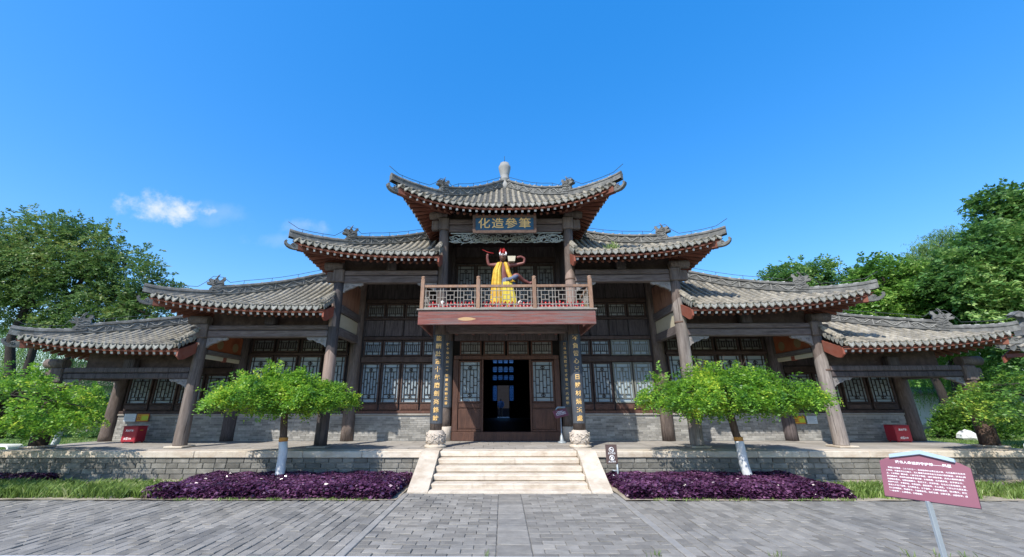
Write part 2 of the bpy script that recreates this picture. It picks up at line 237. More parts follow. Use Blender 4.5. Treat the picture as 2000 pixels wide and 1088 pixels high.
# ------------------------------------------------------------------ mesh helpers
class MB:
    def __init__(s): s.v = []; s.f = []; s.sm = []; s.mi = []; s.cur = 0
    def add(s, vs, fs, smooth=False):
        b = len(s.v); s.v.extend([tuple(x) for x in vs])
        for f in fs: s.f.append(tuple(b+i for i in f)); s.sm.append(smooth); s.mi.append(s.cur)
        return s
    def box(s, x0, x1, y0, y1, z0, z1):
        vs = [(x, y, z) for z in (z0, z1) for y in (y0, y1) for x in (x0, x1)]
        return s.add(vs, [(0, 2, 3, 1), (4, 5, 7, 6), (0, 1, 5, 4), (2, 6, 7, 3), (0, 4, 6, 2), (1, 3, 7, 5)])
    def obox(s, c, ax, ay, az, hx, hy, hz):      # oriented box
        c = Vector(c); ax = Vector(ax)*hx; ay = Vector(ay)*hy; az = Vector(az)*hz
        vs = [c+i*ax+j*ay+k*az for k in (-1, 1) for j in (-1, 1) for i in (-1, 1)]
        return s.add(vs, [(0, 2, 3, 1), (4, 5, 7, 6), (0, 1, 5, 4), (2, 6, 7, 3), (0, 4, 6, 2), (1, 3, 7, 5)])
    def cbox(s, x0, x1, y0, y1, z0, z1, c=.01, jit=0.):   # chamfered box
        c = min(c, (x1-x0)*.3, (y1-y0)*.3, (z1-z0)*.3)
        X = (x0, x1); Y = (y0, y1); Z = (z0, z1); vs = []; idx = {}
        sg = (1, -1)
        for i in range(2):
            for j in range(2):
                for k in range(2):
                    o = [random.uniform(-jit, jit) for _ in range(3)] if jit else (0, 0, 0)
                    for a in range(3):
                        p = [X[i]+sg[i]*c+o[0], Y[j]+sg[j]*c+o[1], Z[k]+sg[k]*c+o[2]]
                        p[a] = (X[i], Y[j], Z[k])[a]+o[a]
                        idx[i, j, k, a] = len(vs); vs.append(p)
        F = []
        for i in range(2): F.append((idx[i,0,0,0], idx[i,1,0,0], idx[i,1,1,0], idx[i,0,1,0]) if i else (idx[i,0,0,0], idx[i,0,1,0], idx[i,1,1,0], idx[i,1,0,0]))
        for j in range(2): F.append((idx[0,j,0,1], idx[0,j,1,1], idx[1,j,1,1], idx[1,j,0,1]) if j else (idx[0,j,0,1], idx[1,j,0,1], idx[1,j,1,1], idx[0,j,1,1]))
        for k in range(2): F.append((idx[0,0,k,2], idx[1,0,k,2], idx[1,1,k,2], idx[0,1,k,2]) if k else (idx[0,0,k,2], idx[0,1,k,2], idx[1,1,k,2], idx[1,0,k,2]))
        for j in range(2):
            for k in range(2): F.append((idx[0,j,k,1], idx[1,j,k,1], idx[1,j,k,2], idx[0,j,k,2]))
        for i in range(2):
            for k in range(2): F.append((idx[i,0,k,0], idx[i,1,k,0], idx[i,1,k,2], idx[i,0,k,2]))
        for i in range(2):
            for j in range(2): F.append((idx[i,j,0,0], idx[i,j,1,0], idx[i,j,1,1], idx[i,j,0,1]))
        for i in range(2):
            for j in range(2):
                for k in range(2): F.append((idx[i,j,k,0], idx[i,j,k,1], idx[i,j,k,2]))
        return s.add(vs, F)
    def tube(s, pts, r, n=8, cap=True, smooth=True, up=None):
        pts = [Vector(p) for p in pts]; m = len(pts); rr = r if hasattr(r, '__len__') else [r]*m
        vs = []; prev = None
        for i, p in enumerate(pts):
            t = (pts[min(i+1, m-1)]-pts[max(i-1, 0)]).normalized()
            if prev is None:
                a = Vector((0, 0, 1)) if abs(t.z) < .9 else Vector((1, 0, 0))
                u = t.cross(a).normalized()
            else:
                u = (prev-t*prev.dot(t))
                u = u.normalized() if u.length > 1e-6 else t.orthogonal().normalized()
            prev = u; w = t.cross(u)
            for k in range(n):
                an = 2*math.pi*k/n; vs.append(p+u*math.cos(an)*rr[i]+w*math.sin(an)*rr[i])
        fs = [(i*n+k, i*n+(k+1) % n, (i+1)*n+(k+1) % n, (i+1)*n+k) for i in range(m-1) for k in range(n)]
        s.add(vs, fs, smooth)
        if cap:
            b = len(s.v)-m*n
            s.f.append(tuple(b+k for k in reversed(range(n)))); s.sm.append(False); s.mi.append(s.cur)
            s.f.append(tuple(b+(m-1)*n+k for k in range(n))); s.sm.append(False); s.mi.append(s.cur)
        return s
    def lathe(s, prof, c=(0, 0, 0), n=20, smooth=True):
        vs = [(c[0]+r*math.cos(2*math.pi*k/n), c[1]+r*math.sin(2*math.pi*k/n), c[2]+z) for r, z in prof for k in range(n)]
        m = len(prof)
        fs = [(i*n+k, i*n+(k+1) % n, (i+1)*n+(k+1) % n, (i+1)*n+k) for i in range(m-1) for k in range(n)]
        fs += [tuple(reversed(range(n))), tuple((m-1)*n+k for k in range(n))]
        b = len(s.f); s.add(vs, fs, smooth); s.sm[-1] = s.sm[-2] = False
        return s
    def prism(s, poly, o, ax, ay, an, th):       # poly in (ax,ay) plane at o, thickness th along an (centred)
        o = Vector(o); ax = Vector(ax); ay = Vector(ay); an = Vector(an)*(th/2); n = len(poly)
        vs = [o+ax*a+ay*b-an for a, b in poly]+[o+ax*a+ay*b+an for a, b in poly]
        fs = [tuple(range(n)), tuple(reversed(range(n, 2*n)))]+[(i, i+n, (i+1) % n+n, (i+1) % n) for i in range(n)]
        return s.add(vs, fs)
    def grid(s, P, smooth=True, flip=False):     # P: rows x cols of points
        R, C = len(P), len(P[0])
        fs = [(i*C+j, i*C+j+1, (i+1)*C+j+1, (i+1)*C+j) for i in range(R-1) for j in range(C-1)]
        if flip: fs = [tuple(reversed(f)) for f in fs]
        return s.add([p for r in P for p in r], fs, smooth)
    def mesh(s, name, mats):
        me = bpy.data.meshes.new(name); me.from_pydata(s.v, [], s.f)
        for m in (mats if isinstance(mats, (list, tuple)) else [mats]): me.materials.append(m)
        me.polygons.foreach_set('use_smooth', s.sm); me.polygons.foreach_set('material_index', s.mi); me.update()
        return me
    def obj(s, name, mats, parent=None, kind=None):
        return O(name, s.mesh(name, mats), parent, kind)
def O(name, me, parent=None, kind=None):
    o = bpy.data.objects.new(name, me); COL.objects.link(o)
    if parent: o.parent = parent
    if kind: o['kind'] = kind
    return o
def tag(o, label, cat, group=None):
    o['label'] = label; o['category'] = cat
    if group: o['group'] = group
    return o
def thing(name, label, cat, loc=(0, 0, 0), rz=0, group=None):
    o = O(name, None); o.location = loc; o.rotation_euler = (0, 0, rz); o.empty_display_size = .2
    return tag(o, label, cat, group)
def struct(o): o['kind'] = 'structure'; return o
def text_mesh(txt, size, mat, mtx, depth=.004, line=1., bold=.0, align='CENTER'):
    cu = bpy.data.curves.new('t', 'FONT'); cu.body = txt; cu.size = size; cu.extrude = depth; cu.space_line = line; cu.offset = bold
    cu.align_x = align; cu.align_y = 'CENTER'; cu.resolution_u = 2
    to = bpy.data.objects.new('t', cu); COL.objects.link(to)
    dg = bpy.context.evaluated_depsgraph_get(); me = bpy.data.meshes.new_from_object(to.evaluated_get(dg))
    bpy.data.objects.remove(to); bpy.data.curves.remove(cu)
    me.transform(mtx); me.materials.clear(); me.materials.append(mat); me.polygons.foreach_set('material_index', [0]*len(me.polygons))
    return me
def face_mtx(o, ax, ay):          # text local x->ax, y->ay, placed at o
    ax = Vector(ax).normalized(); ay = Vector(ay).normalized(); az = ax.cross(ay)
    return Matrix(((ax.x, ay.x, az.x, o[0]), (ax.y, ay.y, az.y, o[1]), (ax.z, ay.z, az.z, o[2]), (0, 0, 0, 1)))
def skin_mesh(vs, es, rs, sub=2):
    me = bpy.data.meshes.new('sk'); me.from_pydata(vs, es, []); o = bpy.data.objects.new('sk', me); COL.objects.link(o)
    o.modifiers.new('s', 'SKIN'); 
    for d, r in zip(me.skin_vertices[0].data, rs): d.radius = (r, r) if not hasattr(r, '__len__') else r
    me.skin_vertices[0].data[0].use_root = True
    sb = o.modifiers.new('u', 'SUBSURF'); sb.levels = sub; sb.render_levels = sub
    dg = bpy.context.evaluated_depsgraph_get(); out = bpy.data.meshes.new_from_object(o.evaluated_get(dg))
    bpy.data.objects.remove(o); bpy.data.meshes.remove(me)
    out.polygons.foreach_set('use_smooth', [True]*len(out.polygons)); out.materials.clear()
    return out
def quads_mesh(name, V, mat):      # V: (N,4,3) array of loose quads
    N = len(V); me = bpy.data.meshes.new(name)
    me.vertices.add(N*4); me.vertices.foreach_set('co', np.ascontiguousarray(V, dtype=np.float32).ravel())
    me.loops.add(N*4); me.loops.foreach_set('vertex_index', np.arange(N*4, dtype=np.int32))
    me.polygons.add(N); me.polygons.foreach_set('loop_start', np.arange(0, N*4, 4, dtype=np.int32))
    try: me.polygons.foreach_set('loop_total', np.full(N, 4, dtype=np.int32))
    except Exception: pass
    me.materials.append(mat); me.update(calc_edges=True); me.validate()
    return me
def unit(a): return a/np.maximum(np.linalg.norm(a, axis=-1, keepdims=True), 1e-9)
def leaves(C, D, Nn, L, Wd):       # centres, directions, normals, length, width -> folded rhombus quads
    D = unit(D); S = unit(np.cross(D, Nn)); Up = np.cross(S, D)
    L = np.asarray(L)[..., None] if np.ndim(L) else L; Wd = np.asarray(Wd)[..., None] if np.ndim(Wd) else Wd
    a = C; b = C+D*L*.5+S*Wd*.5+Up*Wd*.12; c = C+D*L; d = C+D*L*.5-S*Wd*.5+Up*Wd*.12
    return np.stack([a, b, c, d], 1)
def rvec(n): return unit(RNG.normal(size=(n, 3)))

# ------------------------------------------------------------------ ground
GZ = -.68
g = MB(); g.box(-600, 600, -200, 900, GZ-.5, GZ-.06); struct(g.obj('ground', m_ground))
g = MB()
def sheet_grid(x0, x1, y0, y1, z, amp, nx, ny):
    return [[(x0+(x1-x0)*i/nx, y0+(y1-y0)*j/ny, z+amp*math.sin(i*1.7+j*2.3)*math.cos(i*.9-j*1.1)) for i in range(nx+1)] for j in range(ny+1)]
g.grid(sheet_grid(-16, -2.31, -3.16, -.90, GZ+.005, .012, 40, 8)); g.grid(sheet_grid(2.31, 16, -3.16, -.90, GZ+.005, .012, 40, 8)); struct(g.obj('soil_strip', m_soil))
for nm, x0, x1 in (('lawn', -70, -13.9), ('lawn', 13.9, 70)):
    g = MB(); g.box(x0, x1, -.6, 60, GZ-.05, -.45); struct(g.obj(nm, m_lawn))
# paving: bricks as pieces
g = MB(); g.box(-16, 16, -14, -3.17, GZ-.055, GZ-.012); g.box(-2.3, 2.3, -3.169, -2.3, GZ-.055, GZ-.011); pav = struct(g.obj('paving', m_pavebed))
bricks = []
XW = 2.24; BL, BW = .325, .160
y = -2.56; row = 0
while y > -6.9:                                    # central walk, laid across, with a long centre strip
    for x0, x1 in ((-XW+.07, -.24), (.24, XW-.07)):
        x = x0-(BL/2 if row % 2 else 0)
        while x < x1-.03:
            a, b = max(x, x0), min(x+BL, x1)
            if b-a > .05: bricks.append((a, b, y-BW, y))
            x += BL
    bricks.append((-.235, .235, y-BW*(2 if row % 2 == 0 else 0) , y)) if row % 2 == 0 else None
    y -= BW; row += 1
for s in (-1, 1):                                  # side courts, laid lengthwise
    x = XW+.07; row = 0
    while x < 10.6:
        y = -3.2+(BL/2 if row % 2 else 0)
        while y > -6.9:
            a, b = max(y-BL, -7.2), min(y, -3.2)
            if b-a > .05: bricks.append((min(s*x, s*(x+BW)), max(s*x, s*(x+BW)), a, b))
            y -= BL
        x += BW; row += 1
CAMP = Vector((-.15, -12, 1.18))
vis = []
for b in bricks:
    cx, cy = (b[0]+b[1])/2, (b[2]+b[3])/2
    dx, dy = cx+.15, cy+12
    if abs(dx)/dy > 1.45: continue
    inside = cy > -6.0 and abs(dx)/dy < 1.17
    vis.append((0 if inside else 1, dx*dx+dy*dy, b))
vis.sort(key=lambda t: (t[0], t[1]))
def brick_mb(mb, b, gap=.005):
    dz = random.gauss(0, .0032); tx, ty = random.gauss(0, .0025), random.gauss(0, .0025)
    x0, x1, y0, y1 = b[0]+gap, b[1]-gap, b[2]+gap, b[3]-gap; c = .006
    zt = GZ+dz; zb = GZ-.03
    vs = [(x0, y0, zb), (x1, y0, zb), (x1, y1, zb), (x0, y1, zb),
          (x0, y0, zt-c-tx-ty), (x1, y0, zt-c+tx-ty), (x1, y1, zt-c+tx+ty), (x0, y1, zt-c-tx+ty),
          (x0+c, y0+c, zt-tx-ty), (x1-c, y0+c, zt+tx-ty), (x1-c, y1-c, zt+tx+ty), (x0+c, y1-c, zt-tx+ty)]
    fs = [(8, 9, 10, 11)]
    for i in range(4):
        j = (i+1) % 4; fs += [(i, j, j+4, i+4), (i+4, j+4, j+8, i+8)]
    mb.add(vs, fs)
rest = MB()
for i, (_, _, b) in enumerate(vis):
    if i < 300:
        mb = MB(); brick_mb(mb, b); mb.obj('paving_brick', m_pave, pav)
    else: brick_mb(rest, b)
rest.obj('paving_bricks', m_pave, pav, 'stuff')
for s in (-1, 1):
    mb = MB(); mb.cbox(s*XW-.062, s*XW+.062, -7.0, -2.54, GZ-.03, GZ+.006, .008); mb.obj('edge_strip', m_strip, pav)
kb = MB(); kb.cbox(-9, 9, -7.6, -6.262, GZ-.1, GZ+.022, .012); struct(kb.obj('kerb', m_kerb))

# ------------------------------------------------------------------ platform and steps
plat = thing('stone_platform', 'long grey block platform with pale stone edging under the timber hall', 'platform', (0, 0, 0))
PX1 = 13.85
mb = MB(); mb.box(-PX1+.03, PX1-.03, -.905, 26, GZ-.05, -.062); mb.obj('core', m_bmort, plat)
ch = (.52)/4
for s in (-1, 1):
    for r in range(4):
        z0 = GZ+.0+r*ch; x = 2.25-random.uniform(0, .3)
        while x < PX1:
            w = random.choice((.30, .36, .40, .44)); a, b = max(x, 2.25), min(x+w, PX1)
            if b-a > .06:
                mb = MB(); lo, hi = min(s*a, s*b), max(s*a, s*b)
                d = random.uniform(0, .012)
                mb.cbox(lo+.006, hi-.006, -.935-d, -.80, z0+.006, z0+ch-.006, .01, .002); mb.obj('wall_block', m_block, plat)
            x += w
    x = 2.25 if s else 0
    while x < PX1:                                 # edging slabs
        w = random.choice((1.3, 1.55, 1.8)); b = min(x+w, PX1+.03); b = PX1+.03 if PX1-b < .5 else b
        mb = MB(); mb.cbox(min(s*x, s*b)+.004, max(s*x, s*b)-.004, -.985, -.452, -.158, 0+random.uniform(-.004, .002), .014, .003); mb.obj('edging_slab', m_stone, plat)
        x = b
y = -.45
for r in range(5):                                 # floor slabs
    y1 = y+(.62 if r else .5); x = -PX1-random.uniform(0, .4)
    while x < PX1:
        w = random.uniform(.75, 1.15) if abs(x) > 3 else random.uniform(.5, .7); a, b = max(x, -PX1), min(x+w, PX1)
        if b-a > .08:
            mb = MB(); mb.cbox(a+.004, b-.004, y+.004, min(y1, 2.3)-.004, -.061, -.004+random.uniform(-.003, .002), .006, .001); mb.obj('floor_slab', m_slab, plat)
        x += w
    y = y1
steps = thing('stone_steps', 'pale worn stone steps with sloping side slabs below the doorway', 'steps', (0, 0, 0))
RUN = 1.5/5; RIS = .68/5
for i in range(5):
    z1 = -i*RIS; y1 = -.985-(i-1)*RUN if i else -.46
    y0 = -.985-i*RUN+0.02
    mb = MB(); mb.cbox(-1.775, 1.775, y0-RUN*.0-.035, y1+.25 if i else y1, z1-RIS+.004, z1-.0035*(i == 0)-.001*i, .022, .004); mb.obj('step', m_stone, steps)
mb = MB(); mb.cbox(-1.775, 1.775, -2.535, -2.0, GZ-.05, GZ+.035, .01); mb.obj('foot_slab', m_stone, steps)
for s in (-1, 1):
    poly = [(-2.52, GZ-.04), (-2.52, GZ+.02), (-1.02, .022), (-.47, .022), (-.47, GZ-.04)]
    mb = MB(); mb.prism(poly, (s*2.01, 0, 0), (0, 1, 0), (0, 0, 1), (1, 0, 0), .455); mb.obj('side_slab', m_stone, steps)

# ------------------------------------------------------------------ the timber hall
hall = thing('timber_hall', 'dark old timber hall with stepped grey tiled roofs and upturned corners', 'hall', (0, 0, 0))
CX = [2.05, 5.35, 9.37, 13.47]; CH = [7.1, 5.3, 3.54, 2.22]; YW = 2.05
def interp(x, xs, ys): return float(np.interp(x, xs, ys))

def column(x, y, z0, z1, r, mat, parent=hall, name='column'):
    pts = []; n = 14
    for i in range(n+1):
        t = i/n; pts.append((r*(1-.13*t)*(1+.012*math.sin(i*2.3+x)), z0+(z1-z0)*t))
    m = MB(); m.lathe(pts, (0, 0, 0), 20)
    # slight irregularity of hand-cut timber
    m.v = [(vx*(1+.02*math.sin(3*math.atan2(vy, vx)+x*3))+x+.012*math.sin(vz*.9+x), vy*(1+.02*math.cos(2*math.atan2(vy, vx)+x))+y, vz) for vx, vy, vz in m.v]
    return m.obj(name, mat, parent)
def bracket(x, y, z, sx, w, h, parent):
    prof = [(0, 0), (w, 0), (w*.98, -h*.16), (w*.86, -h*.30), (w*.74, -h*.26), (w*.60, -h*.34), (w*.46, -h*.55), (w*.32, -h*.58), (w*.2, -h*.74), (w*.10, -h*.82), (w*.04, -h), (0, -h)]
    m = MB(); m.prism([(a*sx, b) for a, b in prof], (x, y, z), (1, 0, 0), (0, 0, 1), (0, 1, 0), .09)
    def spiral(cx, cz, r0, turns, d):
        pts = []
        for i in range(16):
            a = d*i/15*turns*2*math.pi; r = r0*(1-.8*i/15); pts.append((x+sx*(cx+r*math.cos(a)), y-.05, z+cz+r*math.sin(a)))
        m.tube(pts, .012, 5)
    spiral(w*.18, -h*.34, h*.22, 1.6, 1); spiral(w*.5, -h*.24, h*.15, 1.3, -1); spiral(w*.78, -h*.14, h*.08, 1.1, 1)
    m.tube([(x+sx*w*t, y-.05, z-h*(.06+.02*math.sin(t*9))) for t in np.linspace(.05, .95, 12)], .010, 5)
    return m.obj('carved_bracket', m_bracket, parent)

for s in (-1, 1):
    mats_f = [m_wood, m_colL if s < 0 else m_wood, m_wood, m_colW]
    for i, x in enumerate(CX):
        zb = .47 if i == 0 else .05
        c = column(s*x, 0, zb, CH[i]-.42, .175 if i < 3 else .20, mats_f[i])
        if i == 0:                                  # carved drum base
            m = MB(); m.lathe([(.30, -.01), (.31, .05), (.24, .09)], (s*x, 0, 0), 24); m.obj('base_plate', m_stone, hall)
            m = MB(); m.lathe([(.18, .05), (.235, .09), (.262, .18), (.266, .27), (.25, .37), (.21, .44), (.18, .46)], (s*x, 0, 0), 28)
            for k in range(9):
                a0 = 2*math.pi*k/9
                pts = [(s*x+.270*math.cos(a0+.34*math.sin(t*1.9+k)),   .270*math.sin(a0+.34*math.sin(t*1.9+k)), .12+.26*t/5) for t in range(6)]
                m.tube(pts, .022, 6)
                m.tube([(s*x+.266*math.cos(a0+.35+.16*math.cos(q)), .266*math.sin(a0+.35+.16*math.cos(q)), .26+.07*math.sin(q)) for q in np.linspace(0, 5.2, 10)], .018, 6)
            m.obj('drum_base', m_carv, hall)
        else:
            m = MB(); m.cbox(s*x-.27, s*x+.27, -.27, .26, -.003, .05, .02); m.obj('plinth', m_stone if s*i != -1 else m_slab, hall)
        # cap block, side nose and round purlin end
        z = CH[i]
        m = MB(); m.cbox(s*x-.175, s*x+.175, -.19, .19, z-.43, z, .03); m.obj('cap_block', m_wood if s < 0 else m_wood, hall)
        m = MB(); m.cbox(min(s*(x+.176), s*(x+.42)), max(s*(x+.176), s*(x+.42)), -.10, .10, z-.40, z-.06, .03); m.obj('beam_end', m_wood, hall)
        m = MB(); m.tube([(s*(x-.1), -.02, z+.13), (s*(x+.50), -.02, z+.15)], .14, 14); m.tube([(s*(x+.502), -.02+.07*math.cos(q)*(1-q/9), z+.15+.07*math.sin(q)*(1-q/9)) for q in np.linspace(0, 8, 14)], .012, 4); m.obj('purlin_end', m_wood, hall)
        # wall column
        if i == 0:
            column(s*x, YW-.02, .44, 3.72, .165, m_wood, hall, 'wall_column')
            m = MB(); m.lathe([(.19, -.002), (.19, .43), (.17, .45)], (s*x, YW-.02, 0), 20); m.obj('wall_column_base', m_carv, hall)
        else: column(s*x, YW-.03, .0, CH[i]+(.5 if i < 3 else .1), .215, m_wood if i != 2 else m_plank, hall, 'wall_column')
def splice(x, z0, z1, r, mat, a0, a1, point=.28, name='splice'):
    hgt = CH[min(range(4), key=lambda i: abs(CX[i]-abs(x)))]-.42
    """pale replacement timber let into a column, with a pointed head"""
    rows = []; n = 18
    for i in range(9):
        q = i/8; row = []
        for k in range(n+1):
            u = k/n; a = a0+(a1-a0)*u; top = z1-point*abs(u-.5)*2; z = z0+(top-z0)*q; rr = r*(1-.13*(z-.05)/(hgt-.05))+.007
            row.append(Vector((x+rr*math.sin(a)+.012*math.sin(z*.9+x), -rr*math.cos(a), z)))
        rows.append(row)
    m = MB(); m.grid(rows, True); o = m.obj(name, mat, hall); return o
def iron_band(x, z, r):
    m = MB(); m.lathe([(r, z-.03), (r+.008, z-.028), (r+.008, z+.028), (r, z+.03)], (x, 0, 0), 20); m.obj('iron_band', m_frame, hall)
splice(5.35, .06, 4.32, .178, m_colR, -2.2, 2.2); iron_band(5.35, 3.55, .162)
splice(9.37, .06, 2.62, .178, m_colR, -2.2, 2.2); iron_band(9.37, 2.1, .166)
splice(2.05, 3.74, 5.28, .177, m_tan, -1.9, 1.9); iron_band(2.05, 4.95, .163)
splice(-5.35, 3.45, 4.25, .178, m_tan, -1.5, .6, .5); splice(-5.35, 1.2, 2.75, .178, m_tan, -1.6, 1.6, .25)
splice(-9.37, .06, 1.75, .178, m_tan2, -1.8, 1.8, .3)
splice(13.47, .06, 1.9, .204, m_char, -.2, 2.0, .6); splice(-13.47, .06, 1.5, .204, m_char, -1.9, 1.9, .3)
# beams along the front
def beam(x0, x1, y0, y1, z0, z1, mat=None, name='beam', c=.025):
    m = MB(); m.cbox(min(x0, x1), max(x0, x1), y0, y1, z0, z1, c, .004); return m.obj(name, mat or m_woodh, hall)
beam(-2.05+.16, 2.05-.16, -.10, .10, 6.62, 6.86); beam(-2.05+.16, 2.05-.16, -.14, .14, 6.875, 7.06)
for s in (-1, 1):
    for i in (1, 2, 3):
        z = CH[i]-.02; xa = CX[i-1]+.14; xb = CX[i]-.165
        if i == 1: beam(s*xa, s*xb, -.13, .13, z-.17, z-.015); beam(s*xa, s*xb, -.115, .115, z-.42, z-.185)
        elif i == 2: beam(s*xa, s*xb, -.13, .13, z-.16, z-.015); beam(s*xa, s*xb, -.115, .115, z-.385, z-.175)
        else: beam(s*xa, s*xb, -.13, .13, z-.12, z+.03, m_plank); beam(s*xa, s*xb, -.115, .115, z-.30, z-.135, m_plank)
        zb = z-{1: .425, 2: .39, 3: .305}[i]
        bracket(s*(CX[i]-.165), -.02, zb, -s, .62 if i < 3 else .5, .30 if i < 3 else .24, hall)
        bracket(s*(CX[i-1]+.165), -.02, zb, s, .62 if i < 3 else .55, .30 if i < 3 else .26, hall)
        m = MB(); m.cbox(min(s*(xa+xb)/2-.16, s*(xa+xb)/2+.16), s*(xa+xb)/2+.16, -.12, .12, z, z+.30, .03); m.obj('strut_block', m_plank, hall)
# rear-running beams and gable infill between front and wall columns
for s in (-1, 1):
    x = s*5.35
    def yb(z0, z1, w, mat, name): 
        m = MB(); m.cbox(x-w, x+w, .20, YW-.2, z0, z1, .015); return m.obj(name, mat, hall)
    yb(4.22, 5.2, .03, m_brown, 'gable_board'); yb(3.96, 4.215, .10, m_woody, 'cross_beam'); yb(3.50, 3.955, .035, m_cream, 'plaster_panel'); yb(3.22, 3.495, .09, m_woody, 'cross_beam')
    x = s*9.37
    o = yb(2.80, 3.40, .03, m_orange, 'gable_board')
    m = MB(); 
    for yy in (.75, 1.5): m.tube([(x-.036, yy, 3.02), (x+.036, yy, 3.02)], .15, 18)
    m.obj('painted_disc', m_disc, o)
    yb(2.66, 2.795, .10, m_woody, 'cross_beam'); o = yb(2.52, 2.655, .035, m_cream, 'plaster_panel')
    m = MB(); m.cbox(x-.05, x+.05, 1.0, 1.16, 2.50, 2.64, .01); m.obj('red_block', m_redbd, o)
    x = s*13.47
    yb(1.92, 2.2, .08, m_woody, 'cross_beam')

# ------------------------------------------------------------------ wall with lattice windows
def lattice(m, x0, x1, z0, z1, y, style):
    b = .011; w = x1-x0; h = z1-z0; d = .014
    H = lambda z, a=0., c=1.: m.box(x0+w*a, x0+w*c, y-d, y+d, z-b, z+b)
    V = lambda f, a=0., c=1.: m.box(x0+w*f-b, x0+w*f+b, y-d*.93, y+d*.93, z0+h*a, z0+h*c)
    if style == 'tall':
        for f in (.13, .87): V(f)
        for f in (.09, .91): H(z0+h*f)
        for f, a, c in ((.315, .20, .80), (.5, .09, .91), (.685, .20, .80)): V(f, a, c)
        H(z0+h*.20, .13, .87); H(z0+h*.80, .13, .87)
        for zz, a, c in ((.60, .13, .315), (.40, .13, .315), (.50, .315, .5), (.66, .5, .685), (.34, .5, .685), (.60, .685, .87), (.40, .685, .87), (.5, 0, .13), (.5, .87, 1)): H(z0+h*zz, a, c)
        for zz in (.145, .855):                       # little flower knots
            m.tube([(x0+w*.5+w*.10*math.cos(q), y-.012, z0+h*zz+w*.07*math.sin(q)) for q in np.linspace(0, 6.28, 9)], .012, 5, False)
    else:
        for f in (.12, .88): V(f)
        for f in (.22, .78): H(z0+h*f)
        for f in (.25, .375, .5, .625, .75): V(f, .22, .78)
        for f in (.5,): V(f, 0, .22); V(f, .78, 1)
def window(x0, x1, z0, z1, style, pane, frame=m_dark, lat=m_latt, fw=.05, y=YW, proud=.05, bottom=None):
    f = MB()
    f.cbox(x0-fw, x0, y-proud, y+.04, z0-fw, z1+fw, .008); f.cbox(x1, x1+fw, y-proud, y+.04, z0-fw, z1+fw, .008)
    f.cbox(x0+.001, x1-.001, y-proud+.004, y+.04, z0-fw, z0, .008); f.cbox(x0+.001, x1-.001, y-proud+.004, y+.04, z1, z1+fw, .008)
    o = f.obj('window', frame, hall)
    p = MB(); p.box(x0-.01, x1+.01, y+.006, y+.018, z0-.01, z1+.01); p.obj('pane', pane, o)
    l = MB(); lattice(l, x0, x1, z0, z1, y-.022, style); l.obj('lattice', lat, o)
    return o
def board_panel(x0, x1, z0, z1, mat, name='panel', y=YW, inset=True):
    m = MB(); m.cbox(x0, x1, y-.03, y+.03, z0, z1, .008)
    if inset: m.cbox(x0+.05, x1-.05, y-.045, y-.028, z0+.035, z1-.035, .012)
    return m.obj(name, mat, hall)
def hrail(x0, x1, z0, z1, y0, y1, mat=m_dark, name='rail'):
    m = MB(); m.cbox(min(x0, x1), max(x0, x1), y0, y1, z0, z1, .012, .002); return m.obj(name, mat, hall)
def dado(x0, x1, z1):
    m = MB(); m.box(x0, x1, YW-.045, YW+.10, -.002, z1-.06); o = m.obj('dado_wall', m_mortar, hall)
    bw, bh = .27, .0665; z = .012; r = 0; k = MB()
    while z+bh < z1-.055:
        x = x0-(bw/2 if r % 2 else 0)-random.uniform(0, .05)
        while x < x1:
            a, b = max(x, x0), min(x+bw, x1)
            if b-a > .03:
                d = random.uniform(0, .008)
                yf = YW-.053-d; k.box(a+.004, b-.004, yf, YW-.046, z+.0035, z+bh-.0035)
            x += bw
        z += bh; r += 1
    k.obj('bricks', m_brick, o, 'stuff')
    c = MB(); c.cbox(x0, x1, YW-.10, YW+.1, z1-.06, z1, .012); c.obj('dado_cap', m_slab, hall)
